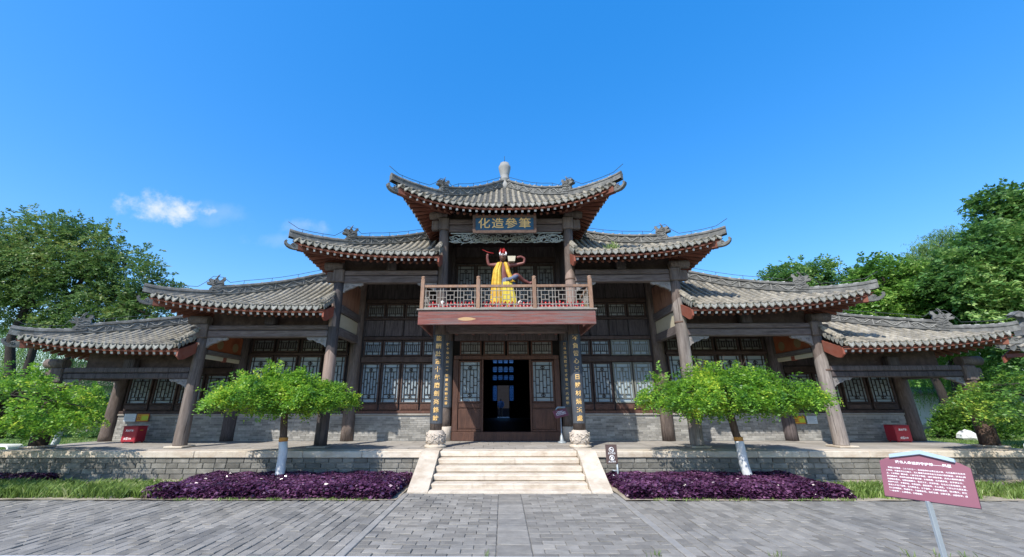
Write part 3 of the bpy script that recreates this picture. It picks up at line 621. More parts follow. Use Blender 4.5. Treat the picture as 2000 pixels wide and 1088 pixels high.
for s in (-1, 1):
    SX = lambda a, b: (min(s*a, s*b), max(s*a, s*b))
    # backing boards behind everything
    for i, (xa, xb, zt) in enumerate(((2.05, 5.35, 5.9), (5.35, 9.37, 4.5), (9.37, 13.47, 2.95))):
        a, b = SX(xa-.1, xb+.1); m = MB(); m.box(a, b, YW+.045, YW+.12, .0, zt); m.obj('backing_boards', m_plank, hall)
        a, b = SX(xa+.2, xb-.21); dado(a, b, .86)
        hrail(s*(xa+.2), s*(xb-.21), .862, .955, YW-.085, YW+.04, m_dark if i else m_door, 'sill_rail')
    # bay 2
    x0 = 2.28; p = (5.10-x0)/4
    for k in range(4):
        xa, xb = x0+k*p+.075, x0+(k+1)*p-.075; a, b = SX(xa, xb)
        gr = s > 0 and k >= 2
        fm, lm = (m_green, m_green) if gr else (m_dark, m_latt)
        for w_ in (window(a, b, 1.235, 2.50, 'tall', m_pane, fm, lm), window(a, b, 2.845, 3.29, 'short', m_pane, fm, lm)):
            if gr: w_['label'] = 'faded grey-green window frame'
        window(a, b, 4.23, 4.64, 'short', m_paned)
        board_panel(a-.045, b+.045, .97, 1.17, m_door)
        board_panel(a-.05, b+.05, 3.50, 4.08, m_plank, 'board', inset=False)
    for (z0, z1) in ((2.57, 2.77), (3.36, 3.48), (4.09, 4.165), (4.71, 4.86)): hrail(s*2.25, s*5.12, z0, z1, YW-.085, YW+.04)
    hrail(s*2.25, s*5.12, 4.87, 5.6, YW-.04, YW+.04, m_plank, 'lintel_board')
    # bay 3
    x0 = 5.62; p = (9.12-x0)/4
    for k in range(4):
        xa, xb = x0+k*p+.09, x0+(k+1)*p-.09; a, b = SX(xa, xb)
        window(a, b, 1.235, 2.76, 'tall', m_pane); window(a, b, 2.99, 3.36, 'short', m_paned)
        board_panel(a-.045, b+.045, .97, 1.17, m_dark)
    hrail(s*5.6, s*9.14, 2.825, 2.925, YW-.085, YW+.04); hrail(s*5.6, s*9.14, 3.425, 3.60, YW-.085, YW+.04); hrail(s*5.6, s*9.14, 3.61, 4.2, YW-.04, YW+.04, m_plank, 'lintel_board')
    # bay 4
    x0 = 9.64; p = (13.22-x0)/4
    for k in range(4):
        xa, xb = x0+k*p+.09, x0+(k+1)*p-.09; a, b = SX(xa, xb)
        window(a, b, 1.22, 2.12, 'tall', m_pane); board_panel(a-.045, b+.045, .97, 1.155, m_dark)
    hrail(s*9.6, s*13.24, 2.18, 2.40, YW-.085, YW+.04); hrail(s*9.6, s*13.24, 2.41, 2.9, YW-.04, YW+.04, m_plank, 'lintel_board')
    # centre bay: door leaves
    a, b = SX(.93, 1.60); window(a, b, 1.26, 2.57, 'tall', m_pane, m_door)
    board_panel(a-.06, b+.06, .36, 1.02, m_door, 'door_panel'); board_panel(a-.06, b+.06, 1.03, 1.20, m_door, 'door_panel')
    hrail(s*.80, s*.865, .281, 2.66, YW-.07, YW+.05, m_door, 'door_jamb'); hrail(s*1.665, s*1.85, .281, 2.66, YW-.08, YW+.05, m_door, 'door_jamb')
    hrail(s*.87, s*1.66, .281, .352, YW-.06, YW+.04, m_door, 'door_rail')
hrail(-1.84, 1.84, -.002, .28, YW-.13, YW+.06, m_door, 'threshold')
hrail(-1.84, 1.84, 2.665, 2.80, YW-.09, YW+.05, m_door, 'door_head')
for k in range(4):
    a = -1.68+k*.84; window(a+.09, a+.75, 2.86, 3.27, 'short', m_paned, m_door)
hrail(-1.84, 1.84, 3.33, 3.62, YW-.10, YW+.05, m_plank, 'door_lintel')
# upper storey: floor, back wall, windows
m = MB(); m.box(-2.3, 2.3, -.3, 2.2, 3.63, 3.70); m.obj('upper_floor', m_plank, hall)
m = MB(); m.box(-2.2, 2.2, YW+.045, YW+.12, 3.71, 7.3); m.obj('upper_wall', m_plank, hall)
for k in range(5):
    a = -1.86+k*.745; window(a+.08, a+.665, 4.75, 6.15, 'tall', m_paned)
hrail(-1.95, 1.95, 6.28, 6.5, YW-.06, YW+.04); hrail(-1.95, 1.95, 4.45, 4.66, YW-.06, YW+.04)
m = MB(); m.box(-1.9, 1.9, .12, 2.1, 6.95, 7.0); m.obj('upper_ceiling', m_plank, hall)
for s in (-1, 1):
    column(s*2.05, YW-.02, 3.72, 7.0, .2, m_plank, hall, 'wall_column')
    m = MB(); m.cbox(min(s*2.0, s*2.10), max(s*2.0, s*2.10), .22, 1.85, 3.72, 6.95, .01); m.obj('upper_side_wall', m_plank, hall)

# carved frieze under the plaque
m = MB(); m.box(-1.83, 1.83, -.03, .0, 6.565, 6.60); fr = m.obj('frieze', m_frieze, hall)
m = MB()
def scroll(cx, cz, r0, turns, d, a0=0., y=-.02, th=.017):
    pts = []
    for i in range(18):
        a = a0+d*i/17*turns*2*math.pi; r = r0*(1-.82*i/17); pts.append((cx+r*math.cos(a), y, cz+r*math.sin(a)))
    m.tube(pts, th, 5)
for s in (-1, 1):
    for j in range(6):
        cx = s*(.22+j*.29); cz = 6.41+.05*(-1)**j
        scroll(cx, cz, .12, 1.5, s*(-1)**j, random.uniform(0, 6)); scroll(cx+s*.14, 6.31+.12*(j % 2), .075, 1.2, -s*(-1)**j, random.uniform(0, 6), -.015)
        for q in range(6):
            x = cx+random.uniform(-.16, .16); z = random.uniform(6.24, 6.52); a = random.uniform(-.5, .5)+(math.pi if s < 0 else 0)
            m.tube([(x+t*.17*math.cos(a), -.012, z+.17*t*math.sin(a)+.04*math.sin(t*3)) for t in np.linspace(0, 1, 5)], [.008, .022, .024, .016, .004], 5)
    m.tube([(s*(.04+t*1.76), -.01, 6.37+.07*math.sin(t*11)) for t in np.linspace(0, 1, 36)], .019, 5)
    m.tube([(s*(.04+t*1.76), -.022, 6.45-.07*math.sin(t*12.5)) for t in np.linspace(0, 1, 36)], .015, 5)
    m.tube([(s*(.04+t*1.76), -.01, 6.24+.028*abs(math.sin(t*17))) for t in np.linspace(0, 1, 52)], .015, 5)
for q in range(8):
    a = q*math.pi/4; m.tube([(.03*math.cos(a), -.03, 6.42+.03*math.sin(a)), (.09*math.cos(a), -.035, 6.42+.11*math.sin(a))], [.03, .012], 6)
m.obj('scrollwork', m_frieze, fr)

# ------------------------------------------------------------------ balcony
bal = MB(); YB = -1.16
bal.cbox(-2.5, 2.48, YB-.06, YB, 3.28, 3.69, .012); bal.cbox(-2.5, -2.43, YB+.002, .9, 3.30, 3.69, .012); bal.cbox(2.41, 2.48, YB+.002, .9, 3.30, 3.69, .012)
bal_o = bal.obj('balcony', m_fascia, hall)
m = MB(); m.box(-2.42, 2.40, YB+.01, -.305, 3.64, 3.685); m.obj('deck', m_rail, bal_o)
m = MB(); m.cbox(-2.54, 2.52, YB-.10, YB+.06, 3.692, 3.735, .008); m.obj('deck_edge', m_latgr, bal_o)
m = MB()                                             # lens-shaped scar of bare wood
m.prism([(-1.16+.29*math.cos(q)*(1 if math.cos(q) > 0 else .8), 3.44+.05*abs(math.sin(q))**1.6*(1 if math.sin(q) > 0 else -1)) for q in np.linspace(0, 6.1, 24)], (0, YB-.0605, 0), (1, 0, 0), (0, 0, 1), (0, 1, 0), .004); m.obj('bare_wood_scar', m_scar, bal_o)
for k in range(7):
    x = -1.75+k*.585; m = MB(); m.cbox(x-.05, x+.05, YB+.02, 1.9, 3.50, 3.60, .008); m.obj('joist', m_fascia, bal_o)
m = MB(); m.cbox(-1.8, 1.8, -.12, .10, 3.24, 3.48, .015); m.obj('bearer', m_woodh, bal_o)
PXs = [-2.42, -.82, .79, 2.39]
for x in PXs:
    m = MB(); m.cbox(x-.055, x+.055, YB-.04, YB+.07, 3.736, 4.62, .012); m.lathe([(.045, 4.60), (.06, 4.625), (.06, 4.64), (.045, 4.65), (.062, 4.67), (.062, 4.70), (.03, 4.72)], (x, YB+.015, 0), 10); m.obj('post', m_rail, bal_o)
def rail_panel(p0, p1):
    p0 = Vector(p0); p1 = Vector(p1); d = (p1-p0); L = d.length; d.normalize(); n = Vector((d.y, -d.x, 0)); Z = Vector((0, 0, 1))
    m = MB(); m.obox(p0+d*L/2+Z*4.415, d, n, Z, L/2, .035, .036); m.obj('handrail', m_rail, bal_o)
    m = MB(); m.obox(p0+d*L/2+Z*3.765, d, n, Z, L/2, .025, .028); m.obj('bottom_rail', m_latgr, bal_o)
    m = MB(); b = .0085
    def bar(a, z0, c, z1):
        q0 = p0+d*a+Z*z0; q1 = p0+d*c+Z*z1; v = q1-q0; ln = v.length; v.normalize(); m.obox((q0+q1)/2, v, n, v.cross(n), ln/2, .012 if abs(v.z) > .5 else .011, b)
    z0, z1 = 3.795, 4.378; bar(.0, z1-.10, L, z1-.10); bar(0, z0+.09, L, z0+.09)
    nb = max(1, round(L/.5)); w = L/nb
    for k in range(nb):
        a = k*w
        for f in (.08, .92): bar(a+w*f, z0, a+w*f, z1)
        bar(a+w*.28, z0+.09, a+w*.28, z1-.10); bar(a+w*.72, z0+.09, a+w*.72, z1-.10); bar(a+w*.5, z1-.10, a+w*.5, z1); bar(a+w*.5, z0+.22, a+w*.5, z0+.36); bar(a+w*.5, z0, a+w*.5, z0+.09)
        bar(a+w*.28, z0+.22, a+w*.72, z0+.22); bar(a+w*.28, z0+.36, a+w*.72, z0+.36); bar(a, z0+.29, a+w*.28, z0+.29); bar(a+w*.72, z0+.29, a+w, z0+.29)
    m.obj('rail_lattice', m_latgr, bal_o)
for a, b in zip(PXs[:-1], PXs[1:]): rail_panel((a+.055, YB+.015, 0), (b-.055, YB+.015, 0))
for x in (PXs[0], PXs[-1]): rail_panel((x, YB+.07, 0), (x, -.26 if abs(x) < 2 else .6, 0))

# ------------------------------------------------------------------ roofs
TR = .062                                             # cover tile radius
class Tier: pass
def make_tier(Xi, Xt, Ye, Yt, zd0, zd1, k, hy, hz, zlim, ulim, name, p=2.9):
    t = Tier(); t.__dict__.update(locals()); return t
T1 = make_tier(0, 3.47, -.90, -1.42, 7.07, 7.60, 1.0, [-1.42, -.74, -.1, .46, .97, 1.43, 1.89, 2.05], [7.72, 7.78, 7.92, 8.22, 8.54, 8.95, 9.38, 9.55], 99, 0, 'upper', 2.7)
T2 = make_tier(2.05, 6.48, -.90, -1.12, 5.46, 5.88, .75, [-1.12, -.52, -.05, .47, 1.02, 1.31, 2.05], [6.00, 6.03, 6.15, 6.35, 6.65, 6.87, 7.4], 7.0, 3.25, 'second')
T3 = make_tier(5.35, 10.47, -.90, -1.12, 3.78, 4.18, .75, [-1.12, -.55, -.05, .49, 1.02, 1.79, 2.05], [4.30, 4.33, 4.44, 4.69, 4.97, 5.54, 5.7], 5.42, 6.55, 'third')
T4 = make_tier(9.37, 14.1, -.90, -1.0, 2.66, 2.98, .75, [-1.0, -.5, -.13, .28, .78, 1.41, 2.05], [3.10, 3.12, 3.21, 3.38, 3.56, 3.87, 4.2], 3.80, 10.6, 'lowest')
def fl(t, u): return min(1, max(0, (u-t.Xi)/(t.Xt-t.Xi)))**t.p
def eave(t, u): f = fl(t, u); return t.Ye-(t.Ye-t.Yt)*f, t.zd0+.115+(t.zd1-t.zd0)*f       # y, tile-bed z
def hipY(t, u): return min(YW, t.Yt+t.k*(t.Xt-u))
def rowline(t, u, n=16, full=True):
    y0, z0 = eave(t, u); y1 = hipY(t, u); z1 = interp(y1, t.hy, t.hz); pts = []
    for i in range(n+1):
        q = i/n; z = z0+(z1-z0)*(.72*q+.28*q*q); y = y0+(y1-y0)*q
        if u < t.ulim+.6 and z > t.zlim: break
        if u < t.Xi+.26 and y > -.26 and t.Xi > 0: break
        pts.append((y, z))
    return pts
# side slope, running in x for a given y
def sideeave(t, yy):
    a = min(1, max(0, (YW-yy)/(YW-t.Yt))); f = a**t.p; return (t.Xt-(t.Ye-t.Yt))-.05+(.05+(t.Ye-t.Yt))*f, t.zd0+.115+(t.zd1-t.zd0)*f
def sideline(t, yy, n=12):
    x0, z0 = sideeave(t, yy); x1 = t.Xt-(yy-t.Yt)/t.k; z1 = interp(yy, t.hy, t.hz); pts = []
    for i in range(n+1):
        q = i/n; z = z0+(z1-z0)*(.72*q+.28*q*q); x = x0+(x1-x0)*q
        if x < t.ulim and z > t.zlim: break
        pts.append((x, z))
    return pts
def tile_tube(m, line, TL=.21):
    """half-round cover tiles stepped along a polyline of Vectors (eave first) with a round eave end"""
    L = [0]
    for a, b in zip(line[:-1], line[1:]): L.append(L[-1]+(b-a).length)
    tot = L[-1]; 
    if tot < .12: return
    def at(s): 
        s = min(max(s, 0), tot)
        for i in range(len(L)-1):
            if s <= L[i+1]+1e-9: 
                q = (s-L[i])/max(L[i+1]-L[i], 1e-9); return line[i].lerp(line[i+1], q)
        return line[-1]
    N = 6; s = 0; vs = []; rings = 0
    side = None
    while s < tot-.02:
        e = min(s+TL, tot); d = (at(e)-at(s)).normalized(); side = d.cross(Vector((0, 0, 1))).normalized(); upn = side.cross(d)
        r0 = TR*random.uniform(.97, 1.05); jx = random.gauss(0, .004)
        for q, r in ((s, r0*1.06), (s+.012, r0), (e, r0*.93)):
            c = at(q)+side*jx
            for k in range(N+1):
                a = math.pi*k/N; vs.append(c+side*math.cos(a)*r+upn*(math.sin(a)*r-.01))
            rings += 1
        s = e
    W1 = N+1
    m.add(vs, [(i*W1+k, (i+1)*W1+k, (i+1)*W1+k+1, i*W1+k+1) for i in range(rings-1) for k in range(N)], True)
    # round eave tile end
    d = (line[1]-line[0]).normalized(); side = d.cross(Vector((0, 0, 1))).normalized(); upn = side.cross(d); c = line[0]-d*.012
    ring = lambda r, off: [c-d*off+side*math.cos(2*math.pi*k/12)*r+upn*math.sin(2*math.pi*k/12)*r for k in range(12)]
    R0, R1, R2, R3 = ring(TR*1.08, -.05), ring(TR*1.08, 0), ring(TR*.74, 0), ring(TR*.68, -.012)
    m.add(R0+R1+R2+R3, [(j*12+k, j*12+(k+1) % 12, (j+1)*12+(k+1) % 12, (j+1)*12+k) for j in range(3) for k in range(12)]+[tuple(36+k for k in range(12))])
def drip_mesh(w):
    P = [(-w*.5, .045), (-w*.5, -.005), (-w*.42, -.045), (-w*.24, -.078), (0, -.108), (w*.24, -.078), (w*.42, -.045), (w*.5, -.005), (w*.5, .045), (w*.25, .012), (0, 0), (-w*.25, .012)]
    m = MB(); m.prism(P, (0, 0, 0), (1, 0, 0), (0, 0, 1), (0, 1, 0), .022); m.tube([(p[0]*.78, -.012, p[1]*.8-.004) for p in P[1:8]], .008, 4, False); return m.mesh('drip_tile', m_drip)
DRIP = drip_mesh(.15)
def raf_mesh():
    m = MB(); m.cbox(-.036, .036, .012, 1.0, -.036, .036, .004); m.cur = 1; m.box(-.0335, .0335, 0, .011, -.0335, .0335); return m.mesh('rafter', [m_rafter, m_rafend])
RAF = raf_mesh()
def rraf_mesh():
    m = MB(); m.tube([(0, 0, 0), (0, 1, 0)], .042, 8); return m.mesh('round_rafter', m_sheath)
RRAF = rraf_mesh()
def place_along(me, name, p, q, parent):
    p = Vector(p); q = Vector(q); d = q-p; o = O(name, me, parent)
    o.location = p; yv = d.normalized(); xv = yv.cross(Vector((0, 0, 1))).normalized(); zv = xv.cross(yv)
    o.rotation_euler = Matrix((xv, yv, zv)).transposed().to_euler(); o.scale = (1, d.length, 1); return o
def hip_pts(t, s, y0, y1, n, off=0.):
    out = []
    for i in range(n+1):
        y = y0+(y1-y0)*i/n; out.append(Vector((s*(t.Xt-(y-t.Yt)/t.k), y, interp(y, t.hy, t.hz)+off)))
    return out
def smooth_hip(t):                                   # finer, smoothed hip heights
    ys = np.linspace(t.hy[0], t.hy[-1], 41); zs = np.interp(ys, t.hy, t.hz)
    for _ in range(14):
        zz = zs.copy(); zz[1:-1] = (zs[:-2]+2*zs[1:-1]+zs[2:])/4; zs = zz
    t.hy, t.hz = list(ys), list(zs)
for t in (T1, T2, T3, T4): smooth_hip(t)
def sweep_ridge(m, pts, prof, s):                    # prof: list of (across, up); across axis is horizontal, normal to the hip
    rows = []
    for i, p in enumerate(pts):
        d = (pts[min(i+1, len(pts)-1)]-pts[max(i-1, 0)]); d.z = 0; d.normalize(); n = Vector((d.y, -d.x, 0))
        rows.append([p+n*a+Vector((0, 0, b)) for a, b in prof])
    m.grid(rows, False); k = len(prof)
    m.add(rows[0], [tuple(range(k))]); m.add(rows[-1], [tuple(reversed(range(k)))])
def beast(parent, p, d, sc, s):
    """ridge-end dragon head facing along -d (down the hip)"""
    d = Vector(d); d.z = 0; d.normalize(); f = -d; n = Vector((d.y, -d.x, 0)); m = MB(); Z = Vector((0, 0, 1))
    body = [(-.16, -.04), (.16, -.04), (.20, .10), (.13, .20), (.15, .25), (.27, .26), (.30, .31), (.25, .345), (.17, .335), (.23, .385), (.26, .43), (.20, .46), (.11, .44), (.07, .50), (.0, .49), (-.05, .43), (-.10, .47), (-.14, .56), (-.20, .58), (-.22, .50), (-.17, .43), (-.20, .33), (-.17, .2)]
    m.prism([(a*sc, b*sc) for a, b in body], p, f, Z, n, .17*sc)
    for e in (-1, 1):
        m.tube([p+f*(.05*sc)+n*e*.06*sc+Z*.45*sc, p+f*(.02*sc)+n*e*.09*sc+Z*.58*sc, p+f*(-.03*sc)+n*e*.07*sc+Z*.66*sc], [.03*sc, .018*sc, .005], 6)
        for j in range(4):
            z = .06+j*.09; m.tube([p+n*e*.09*sc+f*(sc*(.12-.28*q))+Z*sc*(z+.03*math.sin(q*7+j)) for q in np.linspace(0, 1, 8)], .016*sc, 5)
        m.tube([p+n*e*.095*sc+f*(sc*(.09+.035*math.cos(q)))+Z*sc*(.39+.035*math.sin(q)) for q in np.linspace(0, 6.28, 9)], .014*sc, 5)
    return m.obj('ridge_beast', m_ridge, parent)
def corner_dragon(parent, p, out, sc):
    out = Vector(out).normalized(); n = Vector((out.y, -out.x, 0)).normalized(); Z = Vector((0, 0, 1)); m = MB()
    P = [(-.30, .06), (-.30, -.10), (-.10, -.13), (.05, -.12), (.16, -.07), (.24, .02), (.26, .11), (.21, .16), (.17, .13), (.18, .06), (.12, .01), (.04, .0), (.02, .07), (-.05, .10), (-.12, .06)]
    m.prism([(a*sc, b*sc) for a, b in P], p, out, Z, n, .15*sc)
    for e in (-1, 1): m.tube([p+n*e*.08*sc+out*(sc*(-.02+.06*math.cos(q)*(1-q/9)))+Z*sc*(.0+.06*math.sin(q)*(1-q/9)) for q in np.linspace(0, 7.5, 12)], .014*sc, 5)
    return m.obj('corner_dragon', m_ridge, parent)

def build_roof(t, sides, hip_beast_y, nm):
    root_m = MB()
    # --- deck (pan surface), front and side slopes, plus simple back slopes, plus underside sheathing
    def yend(u):
        L = rowline(t, u); return L[-1]
    for s in sides:
        us = np.linspace(t.Xi, t.Xt-.01, 34); P = []
        for u in us:
            L = rowline(t, u, 24)
            a = [Vector((s*u, y, z)) for y, z in L]
            if len(a) < 2: a = [Vector((s*u, eave(t, u)[0], eave(t, u)[1])), Vector((s*u, eave(t, u)[0]+.02, eave(t, u)[1]))]
            q = np.linspace(0, len(a)-1, 13); P.append([a[int(i)].lerp(a[min(int(i)+1, len(a)-1)], i-int(i)) for i in q])
        root_m.cur = 0; root_m.grid(P, True, s > 0)
        root_m.grid([[Vector((p.x, 2*YW-p.y, p.z)) for p in r] for r in P], True, s < 0)          # back slope
        root_m.cur = 1; root_m.grid([[p-Vector((0, 0, .10)) for p in r[:8]] for r in P], True, s < 0)
        P = []
        for yy in np.linspace(t.Yt+.01, YW, 22):
            L = sideline(t, yy, 18); a = [Vector((s*x, yy, z)) for x, z in L]
            q = np.linspace(0, len(a)-1, 11); P.append([a[int(i)].lerp(a[min(int(i)+1, len(a)-1)], i-int(i)) for i in q])
        P2 = P+[[Vector((p.x, 2*YW-p.y, p.z)) for p in r] for r in reversed(P[:-1])]
        root_m.cur = 0; root_m.grid(P2, True, s < 0)
        root_m.cur = 1; root_m.grid([[p-Vector((0, 0, .10)) for p in r[:6]] for r in P2], True, s > 0)
    roof = root_m.obj('roof', [m_pan, m_sheath], hall); roof['label'] = nm
    sp = .205
    for s in sides:
        n = int((t.Xt-t.Xi-.12)/sp)
        for i in range(n+1):
            u = t.Xi+.11+i*sp
            if u > t.Xt-.10: break
            L = [Vector((s*u, y, z)) for y, z in rowline(t, u, 20)]
            if len(L) > 1 and (L[-1]-L[0]).length > .12:
                m = MB(); tile_tube(m, L); m.obj('cover_tile_row', m_tile, roof)
            ud = u+sp/2; 
            if ud < t.Xt-.08:
                y0, z0 = eave(t, ud); y1, z1 = eave(t, ud+.02); o = O('drip_tile', DRIP, roof); o.location = (s*ud, y0-.012, z0-.012); o.scale = (1.08, 1, 1.12)
                o.rotation_euler = (random.gauss(-.10, .05), s*-math.atan2(z1-z0, .02)*.9, -s*math.atan2(-(y1-y0), .02)*-1*.8); 
            # rafters under this tile row
            for uu in ((u,) ):
                y0, z0 = eave(t, uu); L = rowline(t, uu, 20)
                colx = (t.Xt-1.15) if t.Xi else 2.2
                if uu > t.Xt-.16: continue
                rx = uu if uu < colx-.5 else colx-.5+(uu-colx+.5)*.45
                y2 = .25; z2 = None
                for q in range(len(L)-1):
                    if L[q][0] <= y2 <= L[q+1][0]: z2 = L[q][1]+(L[q+1][1]-L[q][1])*(y2-L[q][0])/(L[q+1][0]-L[q][0])
                if z2 is None: z2 = eave(t, min(rx, t.Xt))[1]+.42
                ze2 = min(z2, eave(t, rx)[1]+.62)
                place_along(RAF, 'rafter', (s*uu, y0+.10, z0-.205), (s*rx, y2, ze2-.20), roof)
                if uu < colx+.3: place_along(RRAF, 'round_rafter', (s*uu, y0+.33, z0-.22), (s*rx, y2+.03, ze2-.30), roof)
        # red eave board under the drip tiles
        m = MB()
        rows = []
        for u in np.linspace(t.Xi+.02, t.Xt-.06, 30):
            y0, z0 = eave(t, u); rows.append([Vector((s*u, y0+a, z0+b)) for a, b in ((.035, -.11), (.035, -.165), (.095, -.165), (.095, -.11), (.035, -.11))])
        m.grid(rows, False, s > 0); m.obj('eave_board', m_rafter, roof)
        # side slope rows, drips and rafters (one joined piece each: seen only edge on)
        mt, md, mr = MB(), MB(), MB()
        yy = t.Yt+.10
        while yy < YW*2-t.Yt-.08:
            ym = yy if yy <= YW else 2*YW-yy
            L = [Vector((s*x, yy, z)) for x, z in sideline(t, ym, 16)]
            if (L[-1]-L[0]).length > .15: tile_tube(mt, L)
            ymd = (yy+sp/2); yme = ymd if ymd <= YW else 2*YW-ymd
            x0, z0 = sideeave(t, max(yme, t.Yt)); md.prism([(-.075, .045), (-.075, -.005), (-.036, -.078), (0, -.108), (.036, -.078), (.075, -.005), (.075, .045), (0, .01)], (s*(x0+.012), ymd, z0-.01), (0, 1, 0), (0, 0, 1), (1, 0, 0), .022)
            x0, z0 = sideeave(t, ym)
            if ym > t.Yt+.16:
                rx = t.Xt-1.45 if t.Xi else 1.9; ry = ym if ym > .45 else .45-(.45-ym)*.45
                a = Vector((s*(x0-.10), yy, z0-.205)); b = Vector((s*rx, ry if yy <= YW else 2*YW-ry, z0*.25+(t.zd0+.115)*.75+.52-.20)); d = (b-a); ln = d.length; d.normalize(); sx = d.cross(Vector((0, 0, 1))).normalized()
                if yy < 3.0:
                    r = MB(); r.obox((a+b)/2, d, sx, sx.cross(d), ln/2, .038, .038); r.cur = 1; r.obox(a-d*.006, d, sx, sx.cross(d), .005, .035, .035); r.obj('rafter', [m_rafter, m_rafend], roof)
                else: mr.obox((a+b)/2, d, sx, sx.cross(d), ln/2, .038, .038)
            yy += sp
        mt.obj('side_tile_rows', m_tile, roof, 'stuff'); md.obj('side_drip_tiles', m_drip, roof, 'stuff')
        if mr.v: mr.obj('rear_rafters', m_rafter, roof, 'stuff')
        # second row of eave soffit boards on the side, seen from below
        # hip ridge: low part to the tip, tall carved part behind the beast
        yb = hip_beast_y; yend_ = YW if not t.Xi else min(YW, t.Yt+t.k*(t.Xt-(t.ulim if t.Xi > 3 else 2.80)))
        lo = hip_pts(t, s, t.Yt-.06, yb+.05, 16)
        for i, p in enumerate(lo):                   # flick the very tip upward
            q = max(0, 1-i/5); p.z += .05*q*q
        m = MB(); sweep_ridge(m, lo, [(-.085, -.06), (-.075, .10), (-.095, .11), (-.095, .135), (-.06, .145), (-.052, .18), (-.03, .205), (0, .212), (.03, .205), (.052, .18), (.06, .145), (.095, .135), (.095, .11), (.075, .10), (.085, -.06)], s)
        m.obj('lower_hip_ridge', m_ridge, roof)
        hi = hip_pts(t, s, yb-.05, yend_, 26)
        grow = .30 if t.Xi == 0 else .26
        m = MB(); sweep_ridge(m, hi, [(-.07, -.10), (-.07, .03), (-.10, .035), (-.10, .065), (-.06, .07), (-.06, grow), (-.10, grow+.005), (-.10, grow+.035), (-.05, grow+.045), (-.045, grow+.085), (0, grow+.105), (.045, grow+.085), (.05, grow+.045), (.10, grow+.035), (.10, grow+.005), (.06, grow), (.06, .07), (.10, .065), (.10, .035), (.07, .03), (.07, -.10)], s)
        rg = m.obj('carved_hip_ridge', m_ridge, roof)
        m = MB()                                      # scrolled relief on both flanks
        tot = len(hi)-1
        d = (hi[-1]-hi[0]); d.z = 0; d.normalize(); nn = Vector((d.y, -d.x, 0))
        Lh = (hi[-1]-hi[0]).length; npan = max(2, int(Lh/.75))
        for e in (-1, 1):
            def at(f): 
                f = min(max(f, 0), .9999)*tot; i = int(f); return hi[i].lerp(hi[i+1], f-i)
            for k in range(npan):
                f0, f1 = (k+.06)/npan, (k+.94)/npan
                m.tube([at(f0+(f1-f0)*q)+nn*e*.064+Vector((0, 0, .075+(grow-.08)*(.5+.36*math.sin(q*2*math.pi*1.5+k)))) for q in np.linspace(0, 1, 22)], .021, 5)
                for w in range(4):
                    fc = f0+(f1-f0)*(w+.5)/4; zc = .075+(grow-.08)*(.36 if w % 2 else .64)
                    m.tube([at(fc)+d*(.05*math.cos(q)*(1-q/10))+nn*e*.066+Vector((0, 0, zc+.05*math.sin(q)*(1-q/10))) for q in np.linspace(0, 7, 12)], .012, 4)
                m.obox(at(k/npan)+nn*e*.062+Vector((0, 0, .07+(grow-.07)/2)), d, nn, Vector((0, 0, 1)), .014, .01, (grow-.07)/2)
        m.obj('relief', m_ridgehi, rg)
        m = MB()
        for i in range(9):                            # limewashed joints of the cap tiles
            q = (i+.5)/9; p = hi[0].lerp(hi[1], 0); p = hi[int(q*tot)]; m.obox(p+Vector((0, 0, grow+.095)), d, nn, Vector((0, 0, 1)), .03+.03*random.random(), .03, .012)
        for i in range(5):
            p = lo[3+i*2+random.randint(0, 1)]; m.obox(p+Vector((0, 0, .207)), d, nn, Vector((0, 0, 1)), .03+.04*random.random(), .026, .010)
        m.obj('cap_joints', m_lime, rg, 'stuff')
        dn = lo[-1]-lo[0]; beast(roof, Vector((s*(t.Xt-(yb-t.Yt)/t.k), yb, interp(yb, t.hy, t.hz)+.11)), dn, .92, s)
        ox = Vector((s, -t.k if t.k == 1 else -.8, 0)); yt, zt = t.Yt, t.hz[0]
        corner_dragon(roof, Vector((s*(t.Xt-.02), t.Yt+.02, zt-.26)), ox, .85)
        # corner beam under the tip
        a = Vector((s*(t.Xt-.14), t.Yt+.12, zt-.28)); b = Vector((s*(t.Xt-1.5), t.Yt+1.3, t.zd0+.35)); dd = b-a; ln = dd.length; dd.normalize(); sx = dd.cross(Vector((0, 0, 1))).normalized()
        m = MB(); m.obox((a+b)/2, dd, sx, sx.cross(dd), ln/2, .075, .10); m.obj('corner_beam', m_rafter, roof)
        # lightning wire
        m = MB(); wp = []
        tip = lo[0]
        wp.append(tip+Vector((s*.06, -.05, .42))); 
        for i in range(2, len(lo)-3, 3): wp.append(lo[i]+Vector((0, 0, .30)))
        bz = Vector((s*(t.Xt-(yb-t.Yt)/t.k), yb, interp(yb, t.hy, t.hz)+.05))
        wp += [bz+Vector((s*.22, -.2, .36)), bz+Vector((s*.10, -.1, .58)), bz+Vector((-s*.10, .08, .60)), bz+Vector((-s*.26, .2, .46))]
        for i in range(6, len(hi), 4): wp.append(hi[i]+Vector((0, 0, grow+.22)))
        m.tube(wp, .0085, 5)
        for i in (3, 8): m.tube([lo[i]+Vector((0, 0, .19)), lo[i]+Vector((0, 0, .30))], .008, 4)
        for i in range(6, len(hi), 6): m.tube([hi[i]+Vector((0, 0, grow+.08)), hi[i]+Vector((0, 0, grow+.22))], .008, 4)
        m.obj('lightning_wire', m_wire, roof)
        # dark board added over the beam so no light leaks under the roof
        xb = (t.Xt-1.15) if t.Xi else 2.05
        zc = {0: 7.05, 2.05: 5.26, 5.35: 3.5, 9.37: 2.22}[t.Xi]
        m = MB(); m.box(min(s*(t.Xi+.1), s*xb), max(s*(t.Xi+.1), s*xb), .16, .22, zc, zc+(.62 if t.Xi != 9.37 else .7)); m.obj('light_blocking_board', m_dark, hall)
